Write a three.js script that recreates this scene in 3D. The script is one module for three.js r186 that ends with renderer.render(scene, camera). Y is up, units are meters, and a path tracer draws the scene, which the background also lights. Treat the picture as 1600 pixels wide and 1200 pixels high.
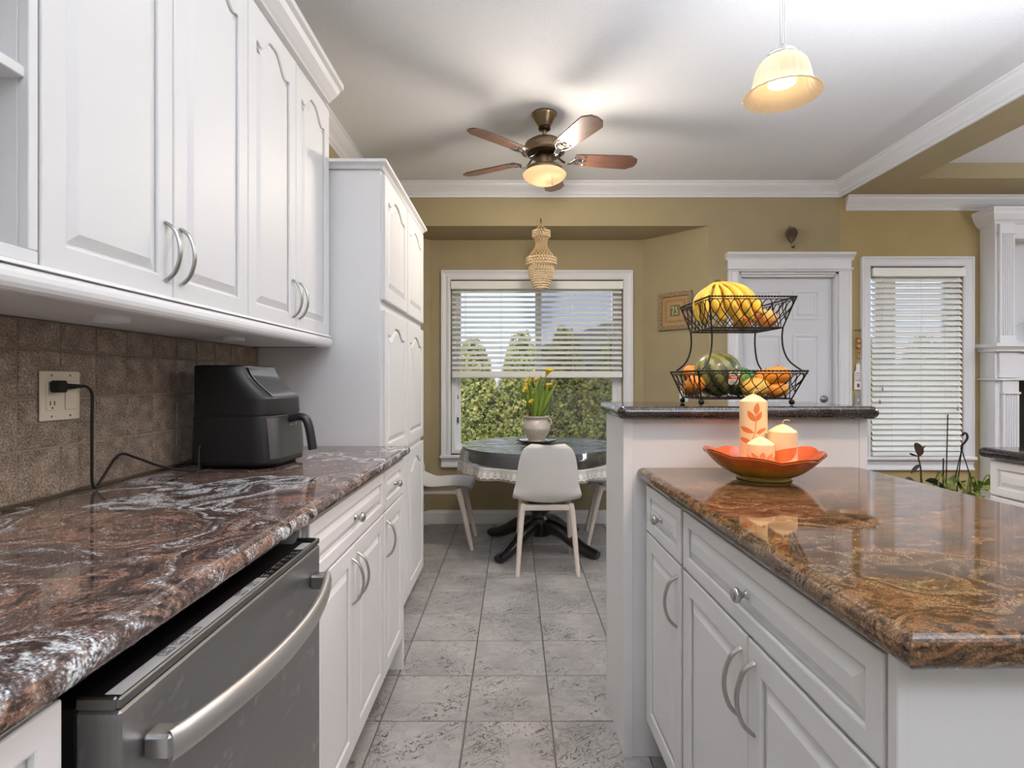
import * as THREE from 'three';
import { mergeGeometries } from 'three/addons/utils/BufferGeometryUtils.js';
import { RectAreaLightUniformsLib } from 'three/addons/lights/RectAreaLightUniformsLib.js';
import { createNoise2D, createNoise3D } from 'simplex-noise';

// ---------- scene, camera, sky, sun, exposure ----------
const scene = new THREE.Scene();
const renderer = new THREE.WebGLRenderer({ antialias: true });
renderer.toneMapping = THREE.LinearToneMapping;
renderer.toneMappingExposure = 1.12;
renderer.shadowMap.enabled = true;
RectAreaLightUniformsLib.init();

const camera = new THREE.PerspectiveCamera(2 * Math.atan(600 / 866) * 180 / Math.PI, 1600 / 1200, 0.05, 200);
camera.position.set(0, 1.2, 0);
camera.lookAt(0, 1.2, -1);
camera.setViewOffset(1600, 1200, -3.6, 5.5, 1600, 1200);   // the lens is shifted a little, so that upright edges stay upright

// ceiling panels and torchieres added out of frame as fill; fittings built further down
const FILL_PANELS = [
  { label: 'added long ceiling fill light between cabinets and island', x: 0.0, z: -1.2, w: 0.6, d: 1.3, L: 1.6, color: 0xf4f7ff },
  { label: 'added ceiling fill light above the passage behind the camera', x: 1.3, z: 1.0, w: 1.3, d: 0.6, L: 5.0, color: 0xf4f7ff },
  { label: 'added ceiling fill light in the family room tray', x: 4.3, z: -1.7, w: 1.2, d: 1.2, L: 9.0, color: 0xf4f7ff } ];
const FILL_TORCHIERES = [  // unseen uplights, added to brighten the ceiling and its bounce
  { label: 'added brass torchiere fill light behind the camera by the kitchen wall', x: 0.2, z: 1.2, L: 280, color: 0xf1f5ff },
  { label: 'added brass torchiere fill light between the island and the sink counter', x: 1.52, z: -1.15, L: 300, color: 0xf1f5ff },
  { label: 'added brass torchiere fill light beside the family room sofa wall', x: 4.6, z: -2.2, L: 220, color: 0xf1f5ff } ];
for (const q of FILL_PANELS) { const r = new THREE.RectAreaLight(q.color, q.L, q.w, q.d); r.position.set(q.x, 2.7 - 0.102, q.z); r.lookAt(q.x, 0, q.z); scene.add(r); }
for (const q of FILL_TORCHIERES) { const r = new THREE.RectAreaLight(q.color, q.L, 0.24, 0.24); r.position.set(q.x, 1.776, q.z); r.lookAt(q.x, 4, q.z); scene.add(r); }

function rng(seed) { let a = seed >>> 0; return () => { a = (a + 0x6D2B79F5) | 0; let t = Math.imul(a ^ (a >>> 15), 1 | a); t = (t + Math.imul(t ^ (t >>> 7), 61 | t)) ^ t; return ((t ^ (t >>> 14)) >>> 0) / 4294967296; }; }
const n2 = createNoise2D(rng(11)), n3 = createNoise3D(rng(23));
const fbm = (x, y, o = 4) => { let a = 0.5, s = 0; for (let i = 0; i < o; i++) { s += a * n2(x, y); x = x * 2.03 + 17.1; y = y * 2.03 - 9.7; a *= 0.5; } return s; };
const fbm3 = (x, y, z, o = 4) => { let a = 0.5, s = 0; for (let i = 0; i < o; i++) { s += a * n3(x, y, z); x = x * 2.03 + 7.1; y = y * 2.03; z = z * 2.03 - 3.3; a *= 0.5; } return s; };
const clamp = (x, a = 0, b = 1) => Math.min(b, Math.max(a, x));
const mixf = (a, b, t) => a + (b - a) * t;
const smooth = (a, b, x) => { const t = clamp((x - a) / (b - a)); return t * t * (3 - 2 * t); };

{ // a pale spring sky with thin cloud
  const W = 512, H = 256, d = new Float32Array(W * H * 4);
  for (let j = 0; j < H; j++) for (let i = 0; i < W; i++) {
    const el = ((j + 0.5) / H - 0.5) * Math.PI, az = (i + 0.5) / W * Math.PI * 2;
    const x = Math.cos(el) * Math.cos(az), y = Math.sin(el), z = Math.cos(el) * Math.sin(az);
    const up = clamp(y), k = Math.pow(1 - up, 3);
    const c = smooth(0.0, 0.5, fbm3(x * 2.2, y * 4.5, z * 2.2, 5) + 0.12) * 0.55;
    const r = mixf(0.5, 0.7, k), g = mixf(0.62, 0.78, k), b = mixf(0.92, 0.98, k), o = (j * W + i) * 4, q = y < 0 ? 0.6 : 1;
    d[o] = mixf(r, 0.95, c) * q; d[o + 1] = mixf(g, 0.96, c) * q; d[o + 2] = mixf(b, 1.0, c) * q; d[o + 3] = 1;
  }
  const t = new THREE.DataTexture(d, W, H, THREE.RGBAFormat, THREE.FloatType);
  t.mapping = THREE.EquirectangularReflectionMapping; t.magFilter = THREE.LinearFilter; t.needsUpdate = true;
  scene.background = t; scene.backgroundIntensity = 1.3;
}
const sun = new THREE.DirectionalLight(0xfff1d8, 3.6);      // high behind the house: it reaches the hedge, not the rooms
sun.position.set(-6, 22, 9); sun.target.position.set(0, 0, -8); sun.castShadow = true;
sun.shadow.mapSize.set(2048, 2048);
Object.assign(sun.shadow.camera, { left: -16, right: 16, top: 16, bottom: -16, near: 1, far: 50 });
scene.add(sun, sun.target);

// ---------- helpers ----------
const V = (x, y, z) => new THREE.Vector3(x, y, z);
const taken = {};
const numbered = (n) => { const k = (taken[n] = (taken[n] ?? -1) + 1); return k ? n + '_' + String(k).padStart(3, '0') : n; };
function clean(g) {
  const h = g.index ? g.toNonIndexed() : g;
  for (const k of Object.keys(h.attributes)) if (!['position', 'normal', 'uv'].includes(k)) h.deleteAttribute(k);
  if (!h.attributes.normal) h.computeVertexNormals();
  if (!h.attributes.uv) h.setAttribute('uv', new THREE.BufferAttribute(new Float32Array(h.attributes.position.count * 2), 2));
  h.morphAttributes = {}; h.clearGroups();
  return h;
}
function boxUV(g, ou = 0, ov = 0) {                                     // uv in metres, across each triangle's main axis
  const p = g.attributes.position, uv = g.attributes.uv, a = V(), b = V(), c = V();
  for (let i = 0; i < p.count; i += 3) {
    a.fromBufferAttribute(p, i); b.fromBufferAttribute(p, i + 1); c.fromBufferAttribute(p, i + 2);
    const n = b.clone().sub(a).cross(c.clone().sub(a)), x = Math.abs(n.x), y = Math.abs(n.y), z = Math.abs(n.z);
    [a, b, c].forEach((q, k) => { if (y >= x && y >= z) uv.setXY(i + k, q.x + ou, q.z + ov); else if (x >= z) uv.setXY(i + k, q.y + ou, q.z + ov); else uv.setXY(i + k, q.x + ou, q.y + ov); });
  }
  return g;
}
function geo(list, keepUV = false, ou = 0, ov = 0) {
  const l = (Array.isArray(list) ? list.flat(9) : [list]).map(clean);
  const g = l.length > 1 ? mergeGeometries(l, false) : l[0];
  return keepUV ? g : boxUV(g, ou, ov);
}
function mesh(name, list, mat, parent, keepUV = false) {
  const m = new THREE.Mesh(list.isBufferGeometry && list.userData.ready ? list : geo(list, keepUV), mat);
  m.castShadow = m.receiveShadow = true;
  m.name = parent === scene || !parent ? numbered(name) : name;
  (parent || scene).add(m);
  return m;
}
const ready = (g) => { g.userData.ready = true; return g; };
function tag(o, label, category, group, kind) { o.userData.label = label; o.userData.category = category; if (group) o.userData.group = group; if (kind) o.userData.kind = kind; return o; }
function thing(name, label, category, pos = [0, 0, 0], turn = 0, group, kind) {
  const o = new THREE.Group(); o.name = numbered(name); o.position.set(...pos); o.rotation.y = turn; scene.add(o);
  return tag(o, label, category, group, kind);
}
const struct = (name, label, category) => thing(name, label, category, [0, 0, 0], 0, undefined, 'structure');
const part = (o, label) => { o.userData.label = label; return o; };

function bx(x0, x1, y0, y1, z0, z1, c = 0.0015) {                        // a box with chamfered edges
  const C = [(x0 + x1) / 2, (y0 + y1) / 2, (z0 + z1) / 2], H = [Math.abs(x1 - x0) / 2, Math.abs(y1 - y0) / 2, Math.abs(z1 - z0) / 2];
  c = Math.min(c, H[0] * 0.9, H[1] * 0.9, H[2] * 0.9);
  const P = (s, ax) => [0, 1, 2].map((k) => C[k] + s[k] * (k === ax ? H[k] : H[k] - c)), pos = [];
  const tri = (a, b, d) => {
    const u = b.map((q, k) => q - a[k]), v = d.map((q, k) => q - a[k]);
    const n = [u[1] * v[2] - u[2] * v[1], u[2] * v[0] - u[0] * v[2], u[0] * v[1] - u[1] * v[0]];
    const o = n.reduce((s, q, k) => s + q * ((a[k] + b[k] + d[k]) / 3 - C[k]), 0);
    pos.push(...a, ...(o > 0 ? b : d), ...(o > 0 ? d : b));
  };
  const quad = (a, b, d, e) => { tri(a, b, d); tri(a, d, e); }, S = [-1, 1];
  for (let ax = 0; ax < 3; ax++) {
    const b = (ax + 1) % 3, d = (ax + 2) % 3;
    for (const s of S) { const mk = (sb, sd) => { const q = [0, 0, 0]; q[ax] = s; q[b] = sb; q[d] = sd; return P(q, ax); }; quad(mk(-1, -1), mk(1, -1), mk(1, 1), mk(-1, 1)); }
    for (const sb of S) for (const sd of S) { const mk = (sa, w) => { const q = [0, 0, 0]; q[ax] = sa; q[b] = sb; q[d] = sd; return P(q, w); }; quad(mk(-1, b), mk(1, b), mk(1, d), mk(-1, d)); }
  }
  for (const a of S) for (const b of S) for (const d of S) tri(P([a, b, d], 0), P([a, b, d], 1), P([a, b, d], 2));
  const g = new THREE.BufferGeometry(); g.setAttribute('position', new THREE.Float32BufferAttribute(pos, 3)); g.computeVertexNormals();
  return clean(g);
}
const cb = (w, h, d, x = 0, y = 0, z = 0, c) => bx(x - w / 2, x + w / 2, y - h / 2, y + h / 2, z - d / 2, z + d / 2, c);
const mv = (g, x, y, z) => g.translate(x, y, z);
function sweep(pts, rad, { n = 8, seg = 24, caps = true, up = V(0, 1, 0), closed = false, curve = true } = {}) {
  const c = curve ? new THREE.CatmullRomCurve3(pts, closed, 'catmullrom', 0.5) : null, N = curve ? seg : pts.length - 1;
  const P = [], pos = [], nor = [], idx = [], uv = []; let nrm = null, len = 0;
  for (let i = 0; i <= N; i++) P.push(curve ? c.getPoint(i / N) : pts[i].clone());
  for (let i = 0; i <= N; i++) {
    const t = (closed ? P[(i + 1) % N].clone().sub(P[(i - 1 + N) % N]) : P[Math.min(N, i + 1)].clone().sub(P[Math.max(0, i - 1)])).normalize();
    if (!nrm) { nrm = up.clone().sub(t.clone().multiplyScalar(up.dot(t))); if (nrm.length() < 1e-3) nrm = V(1, 0, 0).sub(t.clone().multiplyScalar(t.x)); } else nrm = nrm.sub(t.clone().multiplyScalar(nrm.dot(t)));
    nrm.normalize(); const bi = t.clone().cross(nrm), r = typeof rad === 'function' ? rad(i / N) : rad, [ra, rb] = Array.isArray(r) ? r : [r, r];
    if (i) len += P[i].distanceTo(P[i - 1]);
    for (let k = 0; k <= n; k++) {
      const a = k / n * Math.PI * 2, ca = Math.cos(a), sa = Math.sin(a);
      const q = P[i].clone().addScaledVector(nrm, ca * ra).addScaledVector(bi, sa * rb), m = nrm.clone().multiplyScalar(ca / Math.max(ra, 1e-5)).addScaledVector(bi, sa / Math.max(rb, 1e-5)).normalize();
      pos.push(q.x, q.y, q.z); nor.push(m.x, m.y, m.z); uv.push(k / n, len);
    }
  }
  for (let i = 0; i < N; i++) for (let k = 0; k < n; k++) { const a = i * (n + 1) + k, b = a + n + 1; idx.push(a, a + 1, b, b, a + 1, b + 1); }
  if (caps && !closed) for (const [i, s] of [[0, -1], [N, 1]]) {
    const t = (s < 0 ? P[0].clone().sub(P[1]) : P[N].clone().sub(P[N - 1])).normalize(), b0 = pos.length / 3;
    pos.push(P[i].x, P[i].y, P[i].z); nor.push(t.x, t.y, t.z); uv.push(0, 0);
    for (let k = 0; k <= n; k++) { const o = (i * (n + 1) + k) * 3; pos.push(pos[o], pos[o + 1], pos[o + 2]); nor.push(t.x, t.y, t.z); uv.push(0, 0); }
    for (let k = 1; k <= n; k++) s > 0 ? idx.push(b0, b0 + k, b0 + k + 1) : idx.push(b0, b0 + k + 1, b0 + k);
  }
  const g = new THREE.BufferGeometry();
  g.setAttribute('position', new THREE.Float32BufferAttribute(pos, 3)); g.setAttribute('normal', new THREE.Float32BufferAttribute(nor, 3)); g.setAttribute('uv', new THREE.Float32BufferAttribute(uv, 2)); g.setIndex(idx);
  return clean(g);
}
const rod = (a, b, r, n = 6) => sweep([a, b], r, { n, curve: false });
const lathe = (pts, seg = 24) => clean(new THREE.LatheGeometry(pts.map((p) => new THREE.Vector2(p[0], p[1])), seg));
function prism(prof, P0, P1, out, up, m0 = 0, m1 = 0) {                  // a moulding: profile points (out, up) run from P0 to P1; m0, m1 mitre the ends
  const dir = P1.clone().sub(P0).normalize(), at = (P, q, m) => P.clone().addScaledVector(out, q[0]).addScaledVector(up, q[1]).addScaledVector(dir, m * q[0]);
  const A = prof.map((q) => at(P0, q, m0)), B = prof.map((q) => at(P1, q, m1)), pos = [], n = prof.length;
  const flip = out.clone().cross(up).dot(dir) < 0;
  let area = 0; for (let i = 0; i < n; i++) { const p = prof[i], q = prof[(i + 1) % n]; area += p[0] * q[1] - q[0] * p[1]; }
  const rev = (area < 0) !== flip, T = (a, b, c) => { for (const q of rev ? [a, c, b] : [a, b, c]) pos.push(q.x, q.y, q.z); };
  for (let i = 0; i < n; i++) { const j = (i + 1) % n; T(A[i], A[j], B[j]); T(A[i], B[j], B[i]); }
  const f = THREE.ShapeUtils.triangulateShape(prof.map((q) => new THREE.Vector2(q[0], q[1])), []), s = area < 0;
  for (const [a, b, c] of f) { if (s) { T(A[a], A[b], A[c]); T(B[a], B[c], B[b]); } else { T(A[a], A[c], A[b]); T(B[a], B[b], B[c]); } }
  const g = new THREE.BufferGeometry(); g.setAttribute('position', new THREE.Float32BufferAttribute(pos, 3)); g.computeVertexNormals();
  return clean(g);
}
function extr(shape, depth, { bs = 0, bt = 0, seg = 2, off = -bs, curve = 12 } = {}) { return clean(new THREE.ExtrudeGeometry(shape, { depth, bevelEnabled: bs > 0, bevelSize: bs, bevelThickness: bt || bs, bevelOffset: off, bevelSegments: seg, curveSegments: curve, steps: 1 })); }
const poly = (pts) => new THREE.Shape(pts.map((p) => new THREE.Vector2(p[0], p[1])));
const rectS = (x0, x1, y0, y1) => poly([[x0, y0], [x1, y0], [x1, y1], [x0, y1]]);
const hole = (s, pts) => { s.holes.push(new THREE.Path(pts.map((p) => new THREE.Vector2(p[0], p[1])))); return s; };
function rrect(x0, x1, y0, y1, r, k = 6) {                               // rounded rectangle outline
  const o = []; for (const [cx, cy, a] of [[x1 - r, y0 + r, -90], [x1 - r, y1 - r, 0], [x0 + r, y1 - r, 90], [x0 + r, y0 + r, 180]]) for (let i = 0; i <= k; i++) { const t = (a + 90 * i / k) * Math.PI / 180; o.push([cx + r * Math.cos(t), cy + r * Math.sin(t)]); }
  return o;
}
function sheet(fn, nu, nv, t) {                                          // a thick curved sheet over (u, v) in 0..1
  const P = [], Nn = [], id = (i, j) => j * (nu + 1) + i, e = 1e-3;
  for (let j = 0; j <= nv; j++) for (let i = 0; i <= nu; i++) {
    const u = i / nu, v = j / nv; P.push(fn(u, v));
    const du = fn(Math.min(1, u + e), v).sub(fn(Math.max(0, u - e), v)), dv = fn(u, Math.min(1, v + e)).sub(fn(u, Math.max(0, v - e)));
    Nn.push(du.cross(dv).normalize());
  }
  const pos = [], nor = [], uv = [], idx = [];
  for (const s of [1, -1]) P.forEach((p, k) => { const n = Nn[k], h = typeof t === 'function' ? t((k % (nu + 1)) / nu, Math.floor(k / (nu + 1)) / nv) : t; pos.push(p.x + n.x * h / 2 * s, p.y + n.y * h / 2 * s, p.z + n.z * h / 2 * s); nor.push(n.x * s, n.y * s, n.z * s); uv.push((k % (nu + 1)) / nu, Math.floor(k / (nu + 1)) / nv); });
  const M = P.length;
  for (let j = 0; j < nv; j++) for (let i = 0; i < nu; i++) { const a = id(i, j), b = id(i + 1, j), c = id(i + 1, j + 1), d = id(i, j + 1); idx.push(a, b, c, a, c, d, M + a, M + c, M + b, M + a, M + d, M + c); }
  const rim = []; for (let i = 0; i < nu; i++) rim.push([id(i, 0), id(i + 1, 0)]); for (let j = 0; j < nv; j++) rim.push([id(nu, j), id(nu, j + 1)]); for (let i = nu; i > 0; i--) rim.push([id(i, nv), id(i - 1, nv)]); for (let j = nv; j > 0; j--) rim.push([id(0, j), id(0, j - 1)]);
  for (const [a, b] of rim) idx.push(a, M + a, b, b, M + a, M + b);
  const g = new THREE.BufferGeometry();
  g.setAttribute('position', new THREE.Float32BufferAttribute(pos, 3)); g.setAttribute('normal', new THREE.Float32BufferAttribute(nor, 3)); g.setAttribute('uv', new THREE.Float32BufferAttribute(uv, 2)); g.setIndex(idx);
  return clean(g);
}
function blob(r, fn, d = 3) {                                            // a sphere pushed in and out along its directions
  const g = new THREE.SphereGeometry(1, d * 8, d * 6), p = g.attributes.position, q = V();
  for (let i = 0; i < p.count; i++) { q.fromBufferAttribute(p, i); const o = fn(q.clone()); p.setXYZ(i, o.x * r, o.y * r, o.z * r); }
  g.computeVertexNormals(); return clean(g);
}
// ---------- textures and materials ----------
function tex(w, h, sx, sy, fn, srgb = true) {
  const d = new Uint8Array(w * h * 4);
  for (let j = 0; j < h; j++) for (let i = 0; i < w; i++) { const c = fn(i / w * sx, j / h * sy, i / w, j / h), o = (j * w + i) * 4; d[o] = clamp(c[0], 0, 255); d[o + 1] = clamp(c[1], 0, 255); d[o + 2] = clamp(c[2], 0, 255); d[o + 3] = 255; }
  const t = new THREE.DataTexture(d, w, h); t.wrapS = t.wrapT = THREE.RepeatWrapping; t.magFilter = THREE.LinearFilter; t.minFilter = THREE.LinearMipmapLinearFilter; t.generateMipmaps = true;
  if (srgb) t.colorSpace = THREE.SRGBColorSpace; t.repeat.set(1 / sx, 1 / sy); t.needsUpdate = true; return t;
}
function canvasTex(w, h, draw) { const c = document.createElement('canvas'); c.width = w; c.height = h; const x = c.getContext('2d'); draw(x, w, h); const t = new THREE.CanvasTexture(c); t.colorSpace = THREE.SRGBColorSpace; t.anisotropy = 8; return t; }
const std = (o) => new THREE.MeshStandardMaterial({ side: THREE.DoubleSide, ...o });
const phys = (o) => new THREE.MeshPhysicalMaterial({ side: THREE.DoubleSide, ...o });
const g3 = (v) => [v, v, v];
const M = {};
{
  const peel = tex(256, 256, 0.3, 0.3, (x, y) => g3(128 + 90 * fbm(x * 160, y * 160, 2)), false);
  const stip = tex(512, 512, 1, 1, (x, y) => g3(128 + 120 * fbm(x * 130, y * 130, 3)), false);
  const ceil = tex(512, 512, 1, 1, (x, y) => { const v = 224 + 7 * fbm(x * 120, y * 120, 3); return [v - 1, v, v + 2]; });
  M.ceiling = std({ map: ceil, bumpMap: stip, bumpScale: 0.003, roughness: 0.95 });
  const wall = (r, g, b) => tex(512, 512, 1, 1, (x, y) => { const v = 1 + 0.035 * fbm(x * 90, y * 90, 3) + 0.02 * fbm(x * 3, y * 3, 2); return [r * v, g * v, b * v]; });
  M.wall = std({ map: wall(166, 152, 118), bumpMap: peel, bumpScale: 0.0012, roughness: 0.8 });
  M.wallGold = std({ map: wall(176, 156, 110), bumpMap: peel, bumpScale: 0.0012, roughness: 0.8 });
  M.white = std({ color: 0xe6e6e6, roughness: 0.5 });
  M.trim = std({ color: 0xe2e3e6, roughness: 0.45 });
  M.doorWhite = std({ color: 0xd9dbe0, roughness: 0.45 });
  M.vinyl = std({ color: 0xeceef0, roughness: 0.35 });
  M.blind = std({ color: 0xefefea, roughness: 0.5 });
  M.cord = std({ color: 0xd8d6cc, roughness: 0.8 });
  M.raw = std({ color: 0x5a4334, roughness: 0.8 });
  M.nickel = std({ color: 0xb9b8b5, metalness: 1, roughness: 0.28 });
  M.chrome = std({ color: 0xc8c8c8, metalness: 1, roughness: 0.12 });
  M.blackMetal = std({ color: 0x2a2623, metalness: 0.7, roughness: 0.38 });
  M.brass = std({ color: 0x85735a, metalness: 1, roughness: 0.32 });
  M.darkBrass = std({ color: 0x3c3226, metalness: 0.9, roughness: 0.4 });
  M.black = std({ color: 0x0c0c0d, roughness: 0.35 });
  M.blackPlastic = phys({ color: 0x15161a, roughness: 0.42, clearcoat: 0.3, clearcoatRoughness: 0.35 });
  M.rubber = std({ color: 0x121212, roughness: 0.7 });
  M.blackPaint = phys({ color: 0x0d0d10, roughness: 0.3, clearcoat: 0.6, clearcoatRoughness: 0.15 });
  M.glass = phys({ color: 0xffffff, roughness: 0, transmission: 1, thickness: 0, ior: 1.5 });
  M.screen = std({ color: 0x3d4146, roughness: 0.9, transparent: true, opacity: 0.32 });
  M.ivory = std({ color: 0xe6dcc8, roughness: 0.4 });
  M.chair = std({ color: 0xd9d7d3, roughness: 0.62 });
  M.chairLeg = std({ color: 0xd3cabf, roughness: 0.7 });
  M.shell = std({ color: 0xd9c19d, roughness: 0.5 });
  M.twine = std({ color: 0xcbb087, roughness: 0.9 });
  // granite: wavy bands of brown, salmon, grey-lilac, white and black, all broken up by a fine grain
  const granite = (seed, warm, dark, contrast) => (x, y) => {
    const X = x + seed, wx = fbm(X * 2.4, y * 3.0, 3), wy = fbm(X * 2.9 + 40, y * 3.4, 3);
    const a = y * 7 + wx * 3.0 + X * 1.0, b = fbm(X * 4.5 + wy * 1.6, a * 1.5, 5), band = fbm(a * 1.5, X * 0.9 + wx, 4);
    const fine = fbm(X * 90 + wx * 6, y * 130 + wy * 8, 3), grain = n2(X * 430, y * 430), g2 = n2(X * 210 + 9, y * 260), blot = fbm(X * 30, y * 46, 3);
    const zone = fbm(X * 1.5 + 3 + 0.5 * wy, y * 2.4 + 0.6 * wx, 3), pale = smooth(-0.12, 0.3, zone), ros = smooth(-0.1, 0.3, fbm(X * 1.9 - 8 + wx * 0.6, y * 2.6 + wy * 0.6, 3));
    let r = 98, g = 76, bl = 68;
    const mixc = (t, R, G, B) => { t = clamp(t); r = mixf(r, R, t); g = mixf(g, G, t); bl = mixf(bl, B, t); };
    mixc(smooth(-0.15, 0.35, band + 0.3 * blot + 0.2 * g2 + 0.35 * ros - 0.1) * 0.85, 152, 108, 88);
    mixc(smooth(-0.25, 0.4, b + 0.4 * fine + 0.15 * grain + 0.5 * pale - 0.3) * 0.75 * contrast, 124, 120, 122);
    mixc(smooth(0.08, 0.6, b * 0.85 + 0.55 * fine + 0.12 * blot + 0.2 * g2 + 0.5 * pale - 0.28) * contrast, 204, 198, 194);
    mixc(smooth(0.12, 0.5, -b + 0.45 * blot + 0.25 * g2) * 0.75, 42, 36, 36);
    const vein = Math.abs(fbm(X * 1.9 + wy, a * 0.75 + 9, 3)); mixc((1 - smooth(0.0, 0.03, vein + 0.015 * g2)) * 0.75, 32, 28, 30);
    mixc(smooth(0.2, 0.6, fine + 0.3 * grain) * 0.45, 164, 144, 128);
    const k = (1 + 0.24 * grain + 0.16 * g2 + 0.2 * fine) * dark;
    return [r * k * warm[0], g * k * warm[1], bl * k * warm[2]];
  };
  const stone = (t) => phys({ map: t, roughness: 0.05, ior: 1.6 });
  M.graniteLeft = stone(tex(1024, 2048, 1.2, 2.4, ((f) => (x, y) => f(y * 0.9 + x * 0.3, x * 0.8 - y * 0.15))(granite(0, [1.0, 1.07, 1.11], 1.0, 1.1))));
  M.graniteIslandLit = stone(tex(1024, 1024, 1.2, 1.2, ((f) => (x, y) => f(x * 1.4, y * 1.6))(granite(7.3, [0.96, 0.93, 0.72], 0.88, 0.3))));  // same stone as the left counter, warm pendant light put into its colour
  M.graniteBar = stone(tex(1024, 512, 1, 0.5, (x, y) => { const k = fbm(x * 120, y * 120, 3), s = fbm(x * 8, y * 8, 3), q = n2(x * 300, y * 300); const v = 42 + 46 * smooth(0.05, 0.5, k) + 22 * s + 16 * q; return [v * 1.04, v * 0.98, v * 0.95]; }));
  // slate floor tile: grey with dark curling scratches, used as colour and relief
  const crack = (x, y) => { const w = fbm(x * 5, y * 5, 3), c1 = Math.abs(fbm(x * 6 + w * 2.5, y * 6 - w * 2, 4)), gate = smooth(-0.02, 0.25, fbm(x * 3.1 + 5, y * 3.1, 2) + 0.1); return (1 - smooth(0.006, 0.036, c1)) * gate; };
  const fleck = (x, y) => { const w = fbm(x * 9 + 3, y * 9, 2); return smooth(0.22, 0.4, fbm(x * 26 + w * 3, y * 34 - w * 3, 3)) * smooth(0.0, 0.3, fbm(x * 2.1 + 11, y * 2.1, 2)); };
  const scal = (x, y) => fbm(x * 16 + 2 * fbm(x * 7, y * 7, 2), y * 16, 4);
  M.slate = std({
    map: tex(1536, 1536, 1.6, 1.6, (x, y) => { const c = Math.max(crack(x, y), 0.75 * fleck(x, y)), s = scal(x, y), f = fbm(x * 2.4, y * 2.4, 3), h = n2(x * 180, y * 180); const v = (166 + 16 * s + 24 * f + 6 * h) * (1 - 0.55 * c); return [v * 1.0, v * 0.985, v * 0.97]; }),
    bumpMap: tex(1024, 1024, 1.6, 1.6, (x, y) => g3(160 + 50 * scal(x, y) + 40 * fbm(x * 5, y * 5, 2) - 130 * Math.max(crack(x, y), 0.6 * fleck(x, y))), false), bumpScale: 0.005,
    roughness: 0.36 });
  M.slate.map.repeat.set(1 / 1.6, 1 / 1.6);
  M.grout = std({ color: 0x6d6a66, roughness: 0.9 });
  M.groutWall = std({ color: 0x9a8f78, roughness: 0.9 });
  M.splash = std({ map: tex(512, 512, 0.5, 0.5, (x, y) => { const m = fbm(x * 14, y * 14, 4), s = fbm(x * 130, y * 130, 3), v = 1 + 0.26 * m + 0.5 * s; return [142 * v, 127 * v, 112 * v]; }), bumpMap: peel, bumpScale: 0.0015, roughness: 0.45 });
  const wood = tex(512, 128, 0.5, 0.125, (x, y) => { const g = fbm(x * 6, y * 160 + 3 * fbm(x * 4, y * 10, 2), 3), p = fbm(x * 40, y * 500, 2), v = 1 + 0.28 * g + 0.12 * p; return [98 * v, 68 * v, 55 * v]; });
  M.blade = phys({ map: wood, roughness: 0.4, clearcoat: 0.5, clearcoatRoughness: 0.2 });
  M.steel = std({ color: 0x8d8d8c, metalness: 1, roughness: 0.3 });
  const smear = tex(512, 512, 0.64, 0.64, (x, y) => { const b = fbm(x * 2, y * 260, 2), s = smooth(0.1, 0.6, fbm(x * 16, y * 22, 4)) * smooth(0.0, 0.4, fbm(x * 4 + 3, y * 4, 2)); const v = 150 + 5 * b + 26 * s; return g3(v); });
  M.blackSteel = std({ map: smear, metalness: 0.85, roughness: 0.34 });
  M.green = std({ color: 0x5d7a2c, roughness: 0.55 });
  M.leaf = phys({ color: 0x8aa63a, roughness: 0.5, transmission: 0.3, thickness: 0 });
  M.leafDark = std({ color: 0x4c6a24, roughness: 0.5 });
  M.rubberLeaf = std({ map: tex(128, 128, 1, 1, (x, y) => { const v = 1 + 0.35 * fbm(x * 9, y * 9, 3); return [58 * v, 66 * v, 58 * v]; }), roughness: 0.35 });
  M.rubberLeafRed = std({ map: tex(128, 128, 1, 1, (x, y) => { const v = 1 + 0.4 * fbm(x * 9, y * 9, 3); return [84 * v, 62 * v, 46 * v]; }), roughness: 0.4 });
  M.pothos = std({ map: tex(128, 128, 1, 1, (x, y) => { const v = 1 + 0.5 * fbm(x * 7, y * 7, 3); return [112 * v, 128 * v, 48 * v]; }), roughness: 0.45 });
  M.stem = std({ color: 0x4c3b28, roughness: 0.8 });
  M.flower = std({ color: 0xe3c63c, roughness: 0.5 });
  M.potCeramic = phys({ map: tex(256, 256, 1, 1, (x, y) => { const v = 1 + 0.16 * fbm(x * 26, y * 26, 4); return [196 * v, 186 * v, 174 * v]; }), roughness: 0.3, clearcoat: 0.5, clearcoatRoughness: 0.15 });
  M.soil = std({ color: 0x32261c, roughness: 1 });
  M.terracotta = std({ color: 0x6a5a4c, roughness: 0.8 });
}
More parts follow.
